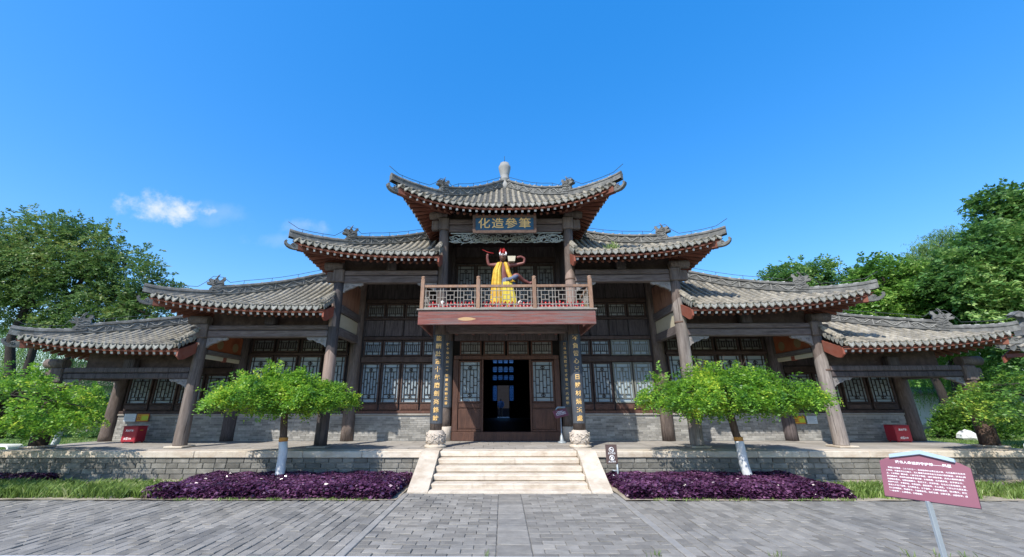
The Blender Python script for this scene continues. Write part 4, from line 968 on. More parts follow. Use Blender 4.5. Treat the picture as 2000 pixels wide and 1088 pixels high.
        if t.Xi:                                      # inner end: red gable board, ornamental end tiles
            x = s*(t.Xi+.015); y0, z0 = eave(t, t.Xi)
            m = MB(); m.prism([(y0+.05, z0-.10), (y0+.05, z0-.30), (y0+.16, z0-.38), (y0+.30, z0-.36), (-.20, z0-.14), (-.20, z0+.18)], (x, 0, 0), (0, 1, 0), (0, 0, 1), (1, 0, 0), .05); m.obj('inner_gable_board', m_redbd, roof)
            m = MB()
            for j in range(5):
                yy = y0+.02+j*.125; zz = z0+.02+j*.075; m.prism([(-.055, .05), (-.055, -.02), (0, -.10), (.055, -.02), (.055, .05)], (x-s*.035, yy, zz), (0, 1, 0), (0, 0, 1), (1, 0, 0), .02)
            m.obj('inner_drip_tiles', m_drip, roof)
            m = MB(); ln = [Vector((x+s*.02, y0-.02+j*.13, z0+.10+j*.085)) for j in range(6)]
            tile_tube(m, ln); tile_tube(m, [p+Vector((s*.03, .1, .10)) for p in ln])
            for j in range(3): m.tube([(x+s*(.02+.06*math.cos(q)), y0+.02+.12*j, z0+.17+.07*j+.05*math.sin(q)) for q in np.linspace(0, 5.5, 9)], .022, 6)
            m.obj('inner_edge_tiles', m_tile, roof)
    return roof
r1 = build_roof(T1, (-1, 1), -.08, 'topmost hipped roof with a round stone finial')
m = MB(); m.lathe([(.23, 9.30), (.23, 9.62), (.20, 9.68), (.20, 9.82), (.235, 9.86), (.235, 9.93), (.185, 9.97), (.20, 10.1), (.275, 10.42), (.28, 10.52), (.24, 10.57), (.215, 10.60), (.215, 10.66), (.15, 10.70), (.03, 10.72)], (0, YW, 0), 24); m.v = [(x*.88, YW+(y-YW)*.88, 9.3+(z-9.3)*.97) for x, y, z in m.v]; m.obj('finial', m_finial, r1)
m = MB(); m.tube([(0, YW, 10.7), (0, YW, 11.0)], .009, 5); m.obj('finial_rod', m_wire, r1)
for (t, by, l1, l2) in ((T2, -.10, 'left second-level roof', 'right second-level roof'), (T3, -.16, 'left third-level roof', 'right third-level roof'), (T4, -.22, 'left lowest roof', 'right lowest roof')):
    build_roof(t, (-1,), by, l1); build_roof(t, (1,), by, l2)

# ------------------------------------------------------------------ hall interior seen through the open door
m = MB()
m.box(-4.9, -4.8, 2.3, 24, 0, 6.2); m.box(4.8, 4.9, 2.3, 24, 0, 6.2); m.box(-4.9, 4.9, 2.3, 24.4, 6.2, 6.3)
m.box(-4.9, -.81, 2.19, 2.29, .0, 6.2); m.box(.81, 4.9, 2.19, 2.29, 0, 6.2); m.box(-.809, .809, 2.19, 2.29, 2.67, 6.2)
ZR = [(0, 1.42), (2.72, 3.18), (3.62, 3.88), (4.36, 4.66), (5.42, 6.2)]
XR = [(-4.8, -.97), (-.60, -.48), (-.11, .01), (.38, .50), (.87, 4.8)]
for z0, z1 in ZR[1:]: m.box(-4.8, 4.8, 24.0, 24.2, z0, z1)
for x0, x1 in XR:
    for z0, z1 in ((3.18, 3.62), (3.88, 4.36), (4.66, 5.42)): m.box(x0, x1, 24.01, 24.19, z0, z1)
m.box(-4.8, -.97, 24.01, 24.19, 0, 2.72); m.box(.87, 4.8, 24.01, 24.19, 0, 2.72); m.box(-.97, -.56, 24.01, 24.19, 0, 1.42); m.box(.46, .87, 24.01, 24.19, 0, 1.42)
m.box(-.60, -.56, 24.0, 24.2, 0, 2.72); m.box(.46, .50, 24.0, 24.2, 0, 2.72)
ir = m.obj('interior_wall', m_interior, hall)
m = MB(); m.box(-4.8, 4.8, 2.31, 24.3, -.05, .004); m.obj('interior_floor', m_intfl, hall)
for (x0, x1) in ((-.97, -.60), (-.48, -.11), (.01, .38), (.50, .87)):
    for (z0, z1) in ((3.18, 3.62), (3.88, 4.36), (4.66, 5.42)):
        p = MB(); p.box(x0, x1, 24.10, 24.11, z0, z1); o = p.obj('back_window', m_trans, hall)
        l = MB(); lattice(l, x0, x1, z0, z1, 24.03, 'short'); l.obj('lattice', m_latt, o)
for (x0, x1) in ((-.97, -.60), (.50, .87)):
    p = MB(); p.box(x0, x1, 24.10, 24.11, 1.42, 2.72); o = p.obj('back_window', m_trans, hall)
    l = MB(); lattice(l, x0, x1, 1.42, 2.72, 24.03, 'tall'); l.obj('lattice', m_latt, o)
hb = MB(); hb.cbox(-.46, .34, 23.2, 23.3, 2.78, 3.16, .02); tag(hb.obj('inner_tablet', m_cream), 'pale tablet hanging inside the dark hall above the far doorway', 'tablet')
m = MB(); m.box(-30, 30, 24.5, 60, GZ+.55, GZ+.60); struct(m.obj('rear_court', m_court))
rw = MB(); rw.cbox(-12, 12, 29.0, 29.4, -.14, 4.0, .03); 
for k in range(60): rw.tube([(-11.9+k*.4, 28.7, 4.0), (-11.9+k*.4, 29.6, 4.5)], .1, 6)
tag(rw.obj('rear_wall', m_black), 'wall coloured near-black for shade far behind the open back doorway', 'wall')  # backdrop added to darken the far doorway; the shade is in its colour

# ------------------------------------------------------------------ plaque and couplet boards
pl = thing('plaque', 'blue plaque with four gold characters in a brown frame above the balcony', 'plaque', (-.045, -.40, 6.44))
tilt = rad(10); up = Vector((0, -math.sin(tilt), math.cos(tilt)))
m = MB(); m.obox(up*.27, (1, 0, 0), Vector((1, 0, 0)).cross(up), up, .94, .02, .225); m.obj('board', m_blue, pl)
m = MB(); nn = Vector((1, 0, 0)).cross(up)
for a, b, hx, hz in ((0, .52, 1.02, .045), (0, .02, 1.02, .045), (-.98, .27, .045, .206), (.98, .27, .045, .206)): m.obox(Vector((a, 0, 0))+up*b+nn*.012, (1, 0, 0), nn, up, hx, .04, hz)
m.obj('frame', m_frame, pl)
for i, chx in enumerate('化造參筆'):
    O('character', text_mesh(chx, .36, m_gold, face_mtx(up*.27+Vector(((i-1.5)*.435, -.028, 0)), (1, 0, 0), up) @ Matrix.Diagonal((1.12, 1, 1, 1)), .006, 1, .003), pl)
def couplet(name_label, x, yc, z0, z1, r, txt, size, line, half=1.15, ry=.235):
    t = thing('couplet_board', name_label, 'sign board', (x, yc, z0))
    m = MB(); N = 10; rows = []
    for z in (0, .004, z1-z0-.004, z1-z0):
        rows.append([Vector((math.sin(a)*r, -math.cos(a)*r, z)) for a in np.linspace(-half, half, N+1)])
    inn = [[Vector((math.sin(a)*(r-.03), -math.cos(a)*(r-.03), z)) for a in np.linspace(-half, half, N+1)] for z in (0, z1-z0)]
    m.grid(rows, True); m.grid(inn, True, True)
    m.grid([rows[0], inn[0]], False, True); m.grid([rows[-1], inn[1]], False)
    m.grid([[rows[0][0], rows[-1][0]], [inn[0][0], inn[1][0]]], False); m.grid([[rows[0][-1], rows[-1][-1]], [inn[0][-1], inn[1][-1]]], False, True)
    m.obj('board', m_board, t)
    n_ = len(txt); top = z1-z0-.13; pit = (z1-z0-.26)/(n_-1)
    for i, chx in enumerate(txt):
        me = text_mesh(chx, size, m_gold, face_mtx((0, 0, top-i*pit), (1, 0, 0), (0, 0, 1)), .004, 1, .002)
        n = len(me.vertices); co = np.empty(n*3); me.vertices.foreach_get('co', co); co = co.reshape(-1, 3)
        a = co[:, 0]/r; rr = r+.004-co[:, 1]; co[:, 0] = np.sin(a)*rr; co[:, 1] = -np.cos(a)*rr; me.vertices.foreach_set('co', co.ravel()); me.update()
        O('character', me, t)
    return t
couplet('curved couplet board with gold characters on the left front column', -2.05, 0, .64, 3.18, .198, '能酬壯志十年磨劍亮鋒時', .165, 1)
couplet('curved couplet board with gold characters on the right front column', 2.05, 0, .64, 3.18, .198, '不負苦心三日辨材燒玉處', .165, 1)
couplet('narrow couplet board with small gold characters on the left column beside the door', -2.05, YW-.02, 1.06, 3.3, .185, '從十年心如一筆空靈化成翰墨香', .10, 1)
couplet('narrow couplet board with small gold characters on the right column beside the door', 2.05, YW-.02, 1.06, 3.3, .185, '漢斗文光照千古才華七步六家翰', .10, 1)

# ------------------------------------------------------------------ statue on the balcony
st = thing('statue', 'red-haired horned statue in yellow robes dancing on the balcony', 'statue', (-.10, -.28, 3.70))
V = [(0, 0, 1.18), (0, 0, 1.42), (0, -.01, 1.62), (0, -.03, 1.75), (0, -.06, 1.90), (0, -.05, 2.03),     # pelvis waist chest neck head crown
     (-.20, 0, 1.66), (-.46, -.03, 1.66), (-.50, -.08, 1.88), (-.48, -.10, 2.02),                          # his right arm raised
     (.20, 0, 1.66), (.44, -.06, 1.66), (.66, -.10, 1.70), (.68, -.12, 1.84), (.56, -.14, 1.90), (.42, -.14, 1.86),
     (-.13, -.02, 1.08), (-.15, -.05, .60), (-.15, .0, .12), (-.15, -.14, .05),                            # standing leg
     (.14, -.02, 1.10), (.42, -.16, 1.30), (.62, .02, 1.16), (.84, .10, 1.08), (.92, .06, 1.12)]                             # raised leg kicked aside
E_ = [(0, 1), (1, 2), (2, 3), (3, 4), (4, 5), (2, 6), (6, 7), (7, 8), (8, 9), (2, 10), (10, 11), (11, 12), (12, 13), (13, 14), (14, 15), (0, 16), (16, 17), (17, 18), (18, 19), (0, 20), (20, 21), (21, 22), (22, 23), (23, 24)]
Rr = [.15, .13, .16, .06, .105, .08, .085, .055, .045, .05, .085, .055, .045, .045, .04, .045, .11, .08, .05, .045, .11, .085, .065, .05, .04]
me = skin_mesh(V, E_, Rr); me.materials.append(m_skin); O('body', me, st)
m = MB(); m.lathe([(.02, -.13), (.07, -.11), (.105, -.03), (.115, .04), (.10, .10), (.04, .13)], (0, 0, 0), 12)
m.v = [(x, y*1.05-.09, z+1.90) for x, y, z in m.v]
m.tube([(0, -.19, 1.93), (0, -.235, 1.89), (0, -.20, 1.86)], [.02, .03, .02], 6); m.tube([(-.05, -.19, 1.83), (0, -.215, 1.825), (.05, -.19, 1.83)], .014, 5); m.obj('face', m_face, st)
m = MB()
for e in (-1, 1): m.tube([(e*.085, -.15, 1.93), (e*.10, -.16, 2.0), (e*.085, -.15, 2.07)], [.02, .026, .006], 6); m.lathe([(.001, -.02), (.02, 0), (.001, .02)], (e*.045, -.195, 1.94), 8)
m.obj('horn', m_wht, st)
m = MB()
for k in range(26):
    a = random.uniform(0, 6.28); r = random.uniform(.03, .11); m.tube([(r*math.cos(a), -.06+r*math.sin(a)*.8, 2.0), (r*1.3*math.cos(a), -.06+r*1.1*math.sin(a), 2.09), (r*.9*math.cos(a), -.06+r*.8*math.sin(a), 2.14+random.uniform(0, .08))], [.045, .04, .006], 6)
m.obj('hair', m_hair, st)
def drape(pts, w0, w1, th, folds, mat, name, y0):
    rows = []; n = 18
    for i in range(n+1):
        q = i/n; f = q*(len(pts)-1); j = min(int(f), len(pts)-2); p = Vector(pts[j]).lerp(Vector(pts[j+1]), f-j); w = w0+(w1-w0)*q
        rows.append([Vector((p.x+w*(c-.5), p.y+y0+th*math.cos(c*2*math.pi*folds+q*2)*(.4+.6*q)-.05*math.sin(c*math.pi), p.z)) for c in np.linspace(0, 1, 15)])
    m = MB(); m.grid(rows, True); m.grid([[p+Vector((0, .02, 0)) for p in r] for r in rows], True, True); return m.obj(name, mat, st)
drape([(-.10, -.10, 1.72), (-.19, -.18, 1.45), (-.21, -.20, 1.0), (-.20, -.22, .5), (-.20, -.24, .0)], .17, .46, .028, 3, m_yrobe, 'yellow_scarf', 0)
drape([(.07, -.10, 1.72), (.13, -.18, 1.52), (.16, -.20, 1.36), (.24, -.22, 1.16), (.30, -.22, 1.04)], .12, .15, .018, 2, m_yrobe, 'yellow_scarf', 0)
drape([(.13, -.17, 1.06), (.16, -.20, .6), (.18, -.22, .0)], .30, .56, .03, 4, m_yrobe2, 'lemon_robe', 0)
drape([(.08, -.08, 1.22), (.10, -.12, 1.10), (.13, -.14, .94)], .34, .56, .02, 5, m_skirt, 'skirt', 0)
m = MB(); m.tube([(.10, -.16, 1.10), (.22, -.22, 1.13), (.36, -.24, 1.18), (.45, -.2, 1.25)], [.05, .07, .075, .04], 8); m.obj('knee_guard', m_skirt, st)
m = MB(); m.prism([(-.10, -.09), (.10, -.09), (.125, .08), (-.125, .08)], (.27, -.12, 1.82), (1, 0, 0), (0, 0, 1), (0, 1, 0), .16); m.obj('grain_measure', m_cream, st)
m = MB(); m.tube([(-.30, -.16, 2.0), (-.48, -.12, 2.06), (-.66, -.10, 2.16)], [.02, .013, .006], 6); m.obj('writing_brush', m_hair, st)
# small white figures and the row of red offering cups
CUP = MB(); CUP.lathe([(.030, 0), (.044, .012), (.048, .055), (.040, .082), (.030, .092), (.040, .10), (.030, .118), (.010, .14), (.002, .15)], (0, 0, 0), 9)
CUPM = CUP.mesh('offering_cup', m_redcup)
RIM = MB(); RIM.tube([(.047*math.cos(q), .047*math.sin(q), .085) for q in np.linspace(0, 6.28, 10)], .006, 4, False); RIM.tube([(0, -.047, .03), (0, -.05, .06)], .010, 5); RIMM = RIM.mesh('gold_rim', m_lime)
xs = np.linspace(-2.24, 2.16, 43)
for x in xs:
    if min(abs(x-p) for p in PXs) < .06: continue
    o = O('offering_cup', CUPM); o.location = (x+random.uniform(-.012, .012), YB+.16+random.uniform(-.02, .02), 3.736); k_ = random.uniform(.95, 1.12); o.scale = (k_*1.08, k_*1.08, k_*1.75)
    tag(o, 'small red offering cup in the row along the balcony foot', 'cup', 'red offering cups on the balcony')
    O('gold_rim', RIMM, o)
m = MB(); m.box(-2.3, 2.25, YB+.065, YB+.26, 3.686, 3.7355); m.obj('cup_shelf', m_rail, bal_o)
def urn(x, y, z, sc, label):
    m = MB(); m.lathe([(.05, 0), (.075, .02), (.05, .06), (.10, .14), (.11, .24), (.07, .33), (.05, .36), (.075, .40), (.02, .46)], (0, 0, 0), 14); o = m.obj('white_urn', m_white); o.location = (x, y, z); o.scale = (sc,)*3; tag(o, label, 'urn')
urn(-1.93, -.55, 3.686, 1.0, 'small white urn behind the balcony rail at the left column'); urn(-2.05, -.62, 3.686, .7, 'smaller white urn left of its pair behind the balcony rail'); urn(.40, -.62, 3.686, .95, 'white urn at the right foot of the yellow-robed statue')
m = MB()
for k in range(40):
    a = random.uniform(0, 6.28); r = random.uniform(0, .04); z = random.uniform(.04, .16); d = Vector((math.cos(a), math.sin(a), random.uniform(-.3, .6))).normalized()*.035; p = Vector((r*math.cos(a), r*math.sin(a), z)); m.tube([p, p+d], [.008, .002], 4)
for sx, lb in ((-2.33, 'tiny yellow flower pot at the left end of the red cups'), (2.26, 'tiny yellow flower pot at the right end of the red cups')):
    t = thing('flower_pot', lb, 'flower pot', (sx, YB+.16, 3.7356)); O('petals', m.mesh('petals', m_yel), t); q = MB(); q.lathe([(.03, 0), (.04, .06), (.035, .07)], (0, 0, 0), 10); q.obj('pot', m_gold, t)

# ------------------------------------------------------------------ extinguisher cabinets, notices, signs
def cabinet(x, y, label, flip):
    t = thing('extinguisher_cabinet', label, 'cabinet', (x, y, 0), 0, 'red extinguisher cabinets')
    w, d, h = .47, .36, .49
    m = MB(); m.cbox(-w/2, w/2, 0, d, .035, h, .008); m.obj('body', m_red, t)
    m = MB(); m.cbox(-w/2+.012, w/2-.012, -.012, .001, .045, h-.015, .005); m.obj('door', m_red, t)
    m = MB(); m.cbox(-w/2-.01, w/2+.01, -.018, d+.01, h+.001, h+.018, .006); m.obj('lid', m_red, t)
    for sx in (-1, 1):
        for yy in (.02, d-.06): m = MB(); m.box(sx*(w/2-.05)-.02, sx*(w/2-.05)+.02, yy, yy+.04, 0, .036); m.obj('foot', m_red, t)
    m = MB(); m.cbox(w/2-.004, w/2+.012, .10, .20, h-.12, h-.10, .003); m.obj('handle', m_yel, t)
    O('lettering', text_mesh('灭火器箱', .066, m_wht, face_mtx((0, -.0135, .37), (1, 0, 0), (0, 0, 1)), .001, 1, .003), t)
    O('lettering', text_mesh('火警119', .07, m_wht, face_mtx((-.02, -.0135, .13), (1, 0, 0), (0, 0, 1)), .001, 1, .003), t)
cabinet(-12.05, 1.26, 'red extinguisher cabinet on the platform at the left end of the brick dado', 1)
cabinet(12.42, 1.32, 'red extinguisher cabinet on the platform at the right end of the brick dado', -1)
def notice(x, z, w, h, kind, label, y=1.93):
    t = thing('notice', label, 'notice', (x, y, z))
    m = MB(); m.cbox(-w/2, w/2, 0, .015, 0, h, .003); m.obj('backing', m_rednote if kind else m_icew, t)
    if kind:
        m = MB(); m.box(-w/2+.02, -w/2+.16, -.004, -.001, .02, h-.02); m.box(-w/2+.17, w/2-.02, -.004, -.001, h*.72, h-.02); m.box(-w/2+.17, w/2-.02, -.004, -.001, .02, h*.16); m.obj('yellow_field', m_yel, t)
        m = MB(); m.box(-w/2+.17, w/2-.02, -.004, -.001, h*.18, h*.70); m.obj('lime_field', m_yel2, t)
        O('lettering', text_mesh('防火\n重点\n部位', .055, m_rednote, face_mtx((-w/2+.09, -.005, h*.52), (1, 0, 0), (0, 0, 1)), .001, 1.1, .002), t)
    else:
        m = MB()
        for k in range(5): m.box(-w/2+.04, w/2-.04-.05*(k % 2), -.003, -.001, .05+k*h*.16, .05+k*h*.16+.014)
        m.obj('print_lines', m_steel, t)
notice(-12.78, .62, .40, .25, 0, 'white printed notice on the wall left of the yellow one above the red cabinet'); notice(-12.34, .62, .42, .25, 1, 'yellow and red fire notice on the left wall above the red cabinet')
notice(9.72, .52, .38, .25, 1, 'yellow and red fire notice on the right dado between tree and column'); notice(10.13, .52, .34, .25, 0, 'white printed notice on the right dado beside the yellow one')
# large information sign in the right foreground
sg = thing('information_sign', 'maroon information board with white text and pale blue cap on a grey post', 'sign', (4.019, -7.65, GZ))
m = MB(); m.cbox(-.022, .022, .0, .030, .0, .938, .004); m.obj('post', m_steel, sg)
m = MB(); m.cbox(-.09, .09, -.07, .07, .0, .03, .005); m.obj('foot_plate', m_steel, sg)
ya = -.957; rec = .376; ax = Vector((math.cos(ya), math.sin(ya), 0)); nb = Vector((-math.sin(ya), math.cos(ya), 0)); ay = (Vector((0, 0, 1))*math.cos(rec)+nb*math.sin(rec)).normalized(); an = ax.cross(ay)
o0 = Vector((0, 0, .933))
poly = [(-.327, 0), (.327, 0), (.327, .351), (.26, .392), (0, .455), (-.26, .392), (-.327, .351)]
m = MB(); m.prism(poly, o0-an*.012, ax, ay, an, .024); m.obj('edge', m_marnd, sg)
m = MB(); m.prism([(a*.996, b*.992+.003) for a, b in poly], o0+an*.0015, ax, ay, an, .003); m.obj('board', m_marn, sg)
m = MB()
for e in (-1, 1): m.prism([(0, .443), (e*.236, .386), (e*.236, .420), (0, .482)], o0, ax, ay, an, .06+.002*e)
m.obj('cap', m_ltblue, sg)
TXT = ['    魁星又作奎星，二十八宿之一，民间信仰中主宰文运之神，与文昌君并为读书', '人所供。中国自古以文取士，世人尊其为科举功名与文运兴衰的象征，读书人拜', '之，十年寒窗一朝金榜，二者皆系于魁星。旧时书院学宫，读书人常拜魁星阁', '前祈愿高中。民间传说魁星赤发环眼，头有两角，右手握朱笔，左手持墨斗，', '右脚独立鳌头，左脚后踢星斗。笔点士子，文运亨通，与北斗之形状相合。阁', '内供奉之像，金身彩绘，衣带当风，姿态奇伟，令人肃然。每年七夕为其诞辰，', '读书人于月下设祭，名为魁星会。士子登科，人称魁星高照，独占鳌头。历代', '文人多有题咏，传诵至今。今重修此阁，设像立碑，以彰文教，以励后学，愿', '“一举夺魁”，心想事成，万事顺遂。']
O('lettering', text_mesh('读书人命运的守护神——魁星', .0312, m_wht, face_mtx(o0+an*.0035+ay*.352, ax, ay), .0004, 1, .0005), sg)
O('lettering', text_mesh('\n'.join(TXT), .0161, m_wht, face_mtx(o0+an*.0035-ax*.284+ay*.175, ax, ay), .0004, 1.78, .0002, 'LEFT'), sg)
# small lectern sign by the door
ls = thing('lectern_sign', 'small maroon notice on a grey stand beside the right door column', 'sign', (1.72, 1.30, 0))
m = MB(); m.lathe([(.15, -.003), (.13, .03), (.06, .06), (.045, .20), (.022, .24), (.02, .80)], (0, 0, 0), 12); m.obj('stand', m_steel, ls)
ax2 = Vector((math.cos(.25), math.sin(.25), .22)).normalized(); n2 = Vector((-.25, 1, 0)).normalized(); ay2 = (Vector((0, 0, 1))*.8+n2*.55).normalized(); ay2 = (ay2-ax2*ay2.dot(ax2)).normalized(); an2 = ax2.cross(ay2)
m = MB(); m.prism([(-.23, -.13), (.23, -.13), (.23, .13), (-.23, .13)], (0, -.02, .88), ax2, ay2, an2, .02); m.obj('board', m_marn, ls)
m = MB(); m.prism([(-.10, .15), (0, .20), (.23, .14), (.23, .17), (0, .235), (-.10, .18)], (0, -.02, .88), ax2, ay2, an2, .05); m.obj('cap', m_ltblue, ls)
O('lettering', text_mesh('魁星阁简介\n清代始建历经重修\n为读书人祈愿之所', .042, m_wht, face_mtx(Vector((0, -.02, .88))+an2*.0105, ax2, ay2), .0006, 1.25, .0008), ls)
# brown sign with two round symbols beside the steps
ns = thing('symbol_sign', 'brown sign with two white prohibition symbols beside the right of the steps', 'sign', (2.52, -1.62, GZ))
m = MB(); m.tube([(.10, .03, .02), (.10, .03, .52)], .022, 8); m.tube([(-.02, .03, .32), (.10, .03, .30)], .016, 6); m.tube([(-.02, .03, .22), (.10, .03, .14)], .016, 6); m.cbox(.03, .17, -.03, .09, .0, .03, .005); m.obj('post', m_steel, ns)
m = MB(); m.cbox(-.16, .115, -.01, .012, .47, .90, .006); m.obj('board', m_brownsgn, ns)
m = MB()
for zc in (.78, .60):
    m.tube([(-.022+.055*math.cos(q), -.013, zc+.055*math.sin(q)) for q in np.linspace(0, 6.2832, 17)], .007, 5, False)
    m.tube([(-.06, -.013, zc+.038), (.016, -.013, zc-.038)], .007, 5)
m.box(-.055, .015, -.0125, -.0105, .772, .786); m.prism([(-.045, .56), (0, .56), (-.01, .60), (.006, .635), (-.02, .625), (-.04, .60)], (0, -.0115, 0), (1, 0, 0), (0, 0, 1), (0, 1, 0), .002); m.obj('symbol', m_wht, ns)
O('lettering', text_mesh('禁止吸烟', .045, m_wht, face_mtx((-.022, -.0115, .697), (1, 0, 0), (0, 0, 1)), .0006), ns); O('lettering', text_mesh('禁止攀爬', .045, m_wht, face_mtx((-.022, -.0115, .512), (1, 0, 0), (0, 0, 1)), .0006), ns)

# ------------------------------------------------------------------ far person
pe = thing('person', 'person in a blue jacket and dark trousers standing beyond the far doorway', 'person', (-.29, 27, -.08))
V = [(0, 0, .95), (0, 0, 1.15), (0, 0, 1.38), (0, 0, 1.5), (0, -.01, 1.63), (0, 0, 1.72), (-.2, 0, 1.40), (-.25, .0, 1.12), (-.20, -.10, .92), (.2, 0, 1.40), (.25, 0, 1.12), (.2, -.12, .95), (-.1, 0, .9), (-.11, .02, .48), (-.12, 0, .08), (-.12, -.12, .04), (.1, 0, .9), (.11, 0, .48), (.12, .02, .08), (.13, -.10, .04)]
E_ = [(0, 1), (1, 2), (2, 3), (3, 4), (4, 5), (2, 6), (6, 7), (7, 8), (2, 9), (9, 10), (10, 11), (0, 12), (12, 13), (13, 14), (14, 15), (0, 16), (16, 17), (17, 18), (18, 19)]
me = skin_mesh(V, E_, [.15, .15, .17, .06, .095, .07, .075, .055, .04, .075, .055, .04, .095, .07, .05, .04, .095, .07, .05, .04]); me.materials.append(m_dark); O('body', me, pe)
j = MB(); j.lathe([(.19, .86), (.20, 1.0), (.195, 1.2), (.21, 1.36), (.15, 1.47), (.08, 1.5)], (0, 0, 0), 16); j.v = [(x*1.05, y*.8, z) for x, y, z in j.v]
for s in (-1, 1): j.tube([(s*.2, 0, 1.42), (s*.26, 0, 1.12), (s*.21, -.10, .97)], [.085, .072, .06], 8)
j.obj('jacket', m_jacket, pe)

# ------------------------------------------------------------------ vegetation
def branchy(m, p0, p1, r0, r1, wob=.12, n=6):
    p0 = Vector(p0); p1 = Vector(p1); L = (p1-p0).length; pts = []
    for i in range(n+1):
        q = i/n; p = p0.lerp(p1, q)+Vector((random.gauss(0, 1), random.gauss(0, 1), random.gauss(0, .5)))*wob*L*.18*math.sin(math.pi*q); pts.append(p)
    m.tube(pts, list(np.linspace(r0, r1, n+1)), 8); return pts
def sprig_leaves(B, D, nl, SL, L, Wd, droop=.5):
    """compound sprigs: base points B (N,3), directions D (N,3), nl leaflets on each, sprig length SL"""
    N = len(B); D = unit(D); q = np.linspace(.12, 1, nl)[None, :, None]
    P = B[:, None, :]+D[:, None, :]*q*SL[:, None, None]
    P[..., 2] -= droop*(q[..., 0]**2)*SL[:, None]*.5
    side = unit(np.cross(D, np.array([0, 0, 1.])+RNG.normal(scale=.35, size=(N, 3))))
    sg = np.where(np.arange(nl) % 2 == 0, 1., -1.)[None, :, None]
    ld = unit(D[:, None, :]*.55+side[:, None, :]*sg+RNG.normal(scale=.28, size=(N, nl, 3)))
    nn = unit(np.cross(D, side)[:, None, :]*-1+RNG.normal(scale=.55, size=(N, nl, 3)))
    nn[..., 2] = np.abs(nn[..., 2])
    C = P.reshape(-1, 3)+RNG.normal(scale=.012, size=(N*nl, 3))
    sc = RNG.uniform(.7, 1.25, size=N*nl)
    return leaves(C, ld.reshape(-1, 3), nn.reshape(-1, 3), L*sc, Wd*sc)
def umbrella_tree(loc, cx, cy, R, zrim, ztop, label, mat=lf_umb, ns=3000, seed=0, paint=True, trunk_r=.10, tufts=(), squash=.82, thick=.42, leaf=.066):
    """mop-headed weeping locust: flat-bottomed dome of drooping sprigs on a limewashed trunk"""
    global RNG; RNG = np.random.default_rng(100+seed); random.seed(100+seed)
    t = thing('umbrella_tree', label, 'tree', loc, 0, 'clipped umbrella trees')
    zc = zrim+.12-loc[2]
    m = MB(); pts = branchy(m, (0, 0, -.03), (cx, cy, zc+.15), trunk_r, trunk_r*.8, .05, 8); tr = m.obj('trunk', m_bark, t)
    if paint:
        hp = min(.98, (zc+.15)*.62); q = MB(); f = lambda z: (cx*z/(zc+.15), cy*z/(zc+.15), z)
        i = [p for p in pts if p.z < hp]; q.tube([p for p in i]+[pts[len(i)-1].lerp(pts[len(i)], (hp-i[-1].z)/(pts[len(i)].z-i[-1].z))], [trunk_r*1.09-.02*k/8 for k in range(len(i)+1)], 12); top = q.v[-1]
        q.obj('limewash_coat', m_lwash, t)
        pe_ = pts[len(i)-1].lerp(pts[len(i)], (hp-i[-1].z)/(pts[len(i)].z-i[-1].z)); q = MB(); q.tube([pe_, pe_+Vector((0, 0, .09))], trunk_r*1.02, 12); q.obj('orange_band', m_oband, t)
    m = MB(); c0 = Vector((cx, cy, zc+.1))
    ph = RNG.uniform(0, 6.28, 5)
    def dome(a, r):       # r 0..1
        Rr = R*(1+.10*math.sin(2*a+ph[0])+.09*math.sin(3*a+ph[1])+.09*math.sin(5*a+ph[2])+.05*math.sin(9*a+ph[3]))
        z = zc+.26+(ztop-zrim-.26)*(1-r**2.5)*(.92+.08*math.sin(3*a+ph[3]))+.06*math.sin(7*a+ph[4])*r
        return Rr*r*math.cos(a), Rr*r*math.sin(a)*squash, z
    for k in range(22):
        a = k*2*math.pi/22+random.uniform(-.1, .1); r = random.uniform(.55, .9); x, y, z = dome(a, r)
        mid = c0.lerp(Vector((cx+x, cy+y, z)), .5)+Vector((0, 0, .25*(ztop-zrim)))
        m.tube([c0+Vector((0, 0, -.1)), mid, Vector((cx+x, cy+y, z-.12))], [.04, .024, .008], 6)
    m.obj('branches', m_bark2, t)
    A = RNG.uniform(0, 2*math.pi, ns); Rr = np.sqrt(RNG.uniform(0.0, 1, ns))
    B = np.zeros((ns, 3)); D = np.zeros((ns, 3))
    for i in range(ns):
        for _ in range(6):                            # leave thin spots and gaps between the leaf clumps
            r = Rr[i]; x, y, z = dome(A[i], r)
            g_ = math.sin(x*3.3+ph[1]*2)*math.sin(y*3.7+ph[2])+.6*math.sin(x*6.1-y*5.3+ph[3])
            if g_ > -.55 or RNG.uniform() < .18: break
            A[i] = RNG.uniform(0, 2*math.pi); Rr[i] = math.sqrt(RNG.uniform())
        u = RNG.uniform()
        cl = .15*math.sin(x*4.6+ph[0])*math.cos(y*5.2+ph[1])+.08*math.sin(x*10+y*8)
        bot = zc-.06+.26*r**3+.07*math.sin(5*A[i]+ph[2])
        if u < .62: zz = z-abs(RNG.normal())*.13+cl; dz = .35-.7*r
        elif u < .84: zz = bot+abs(RNG.normal())*.10+.5*cl; dz = -.35
        else: zz = RNG.uniform(bot, max(z, bot+.05)); dz = 0
        B[i] = (cx+x, cy+y, max(zz, bot-.05)); D[i] = (math.cos(A[i])*(.4+.8*r)+RNG.normal()*.55, math.sin(A[i])*(.4+.8*r)+RNG.normal()*.55, dz+RNG.normal()*.4)
    V = [sprig_leaves(B, D, 13, RNG.uniform(.16, .30, ns), leaf, leaf*.52, .7)]
    for (tx, ty, tz, n) in tufts:
        b = np.array([cx+tx, cy+ty, tz-loc[2]])+RNG.normal(scale=(.16, .12, .10), size=(n, 3)); d = unit(RNG.normal(size=(n, 3))+np.array([0, 0, .9])); V.append(sprig_leaves(b, d, 13, RNG.uniform(.18, .34, n), leaf, leaf*.52, .3))
    O('crown', quads_mesh('crown', np.concatenate(V), mat), t)
    return t
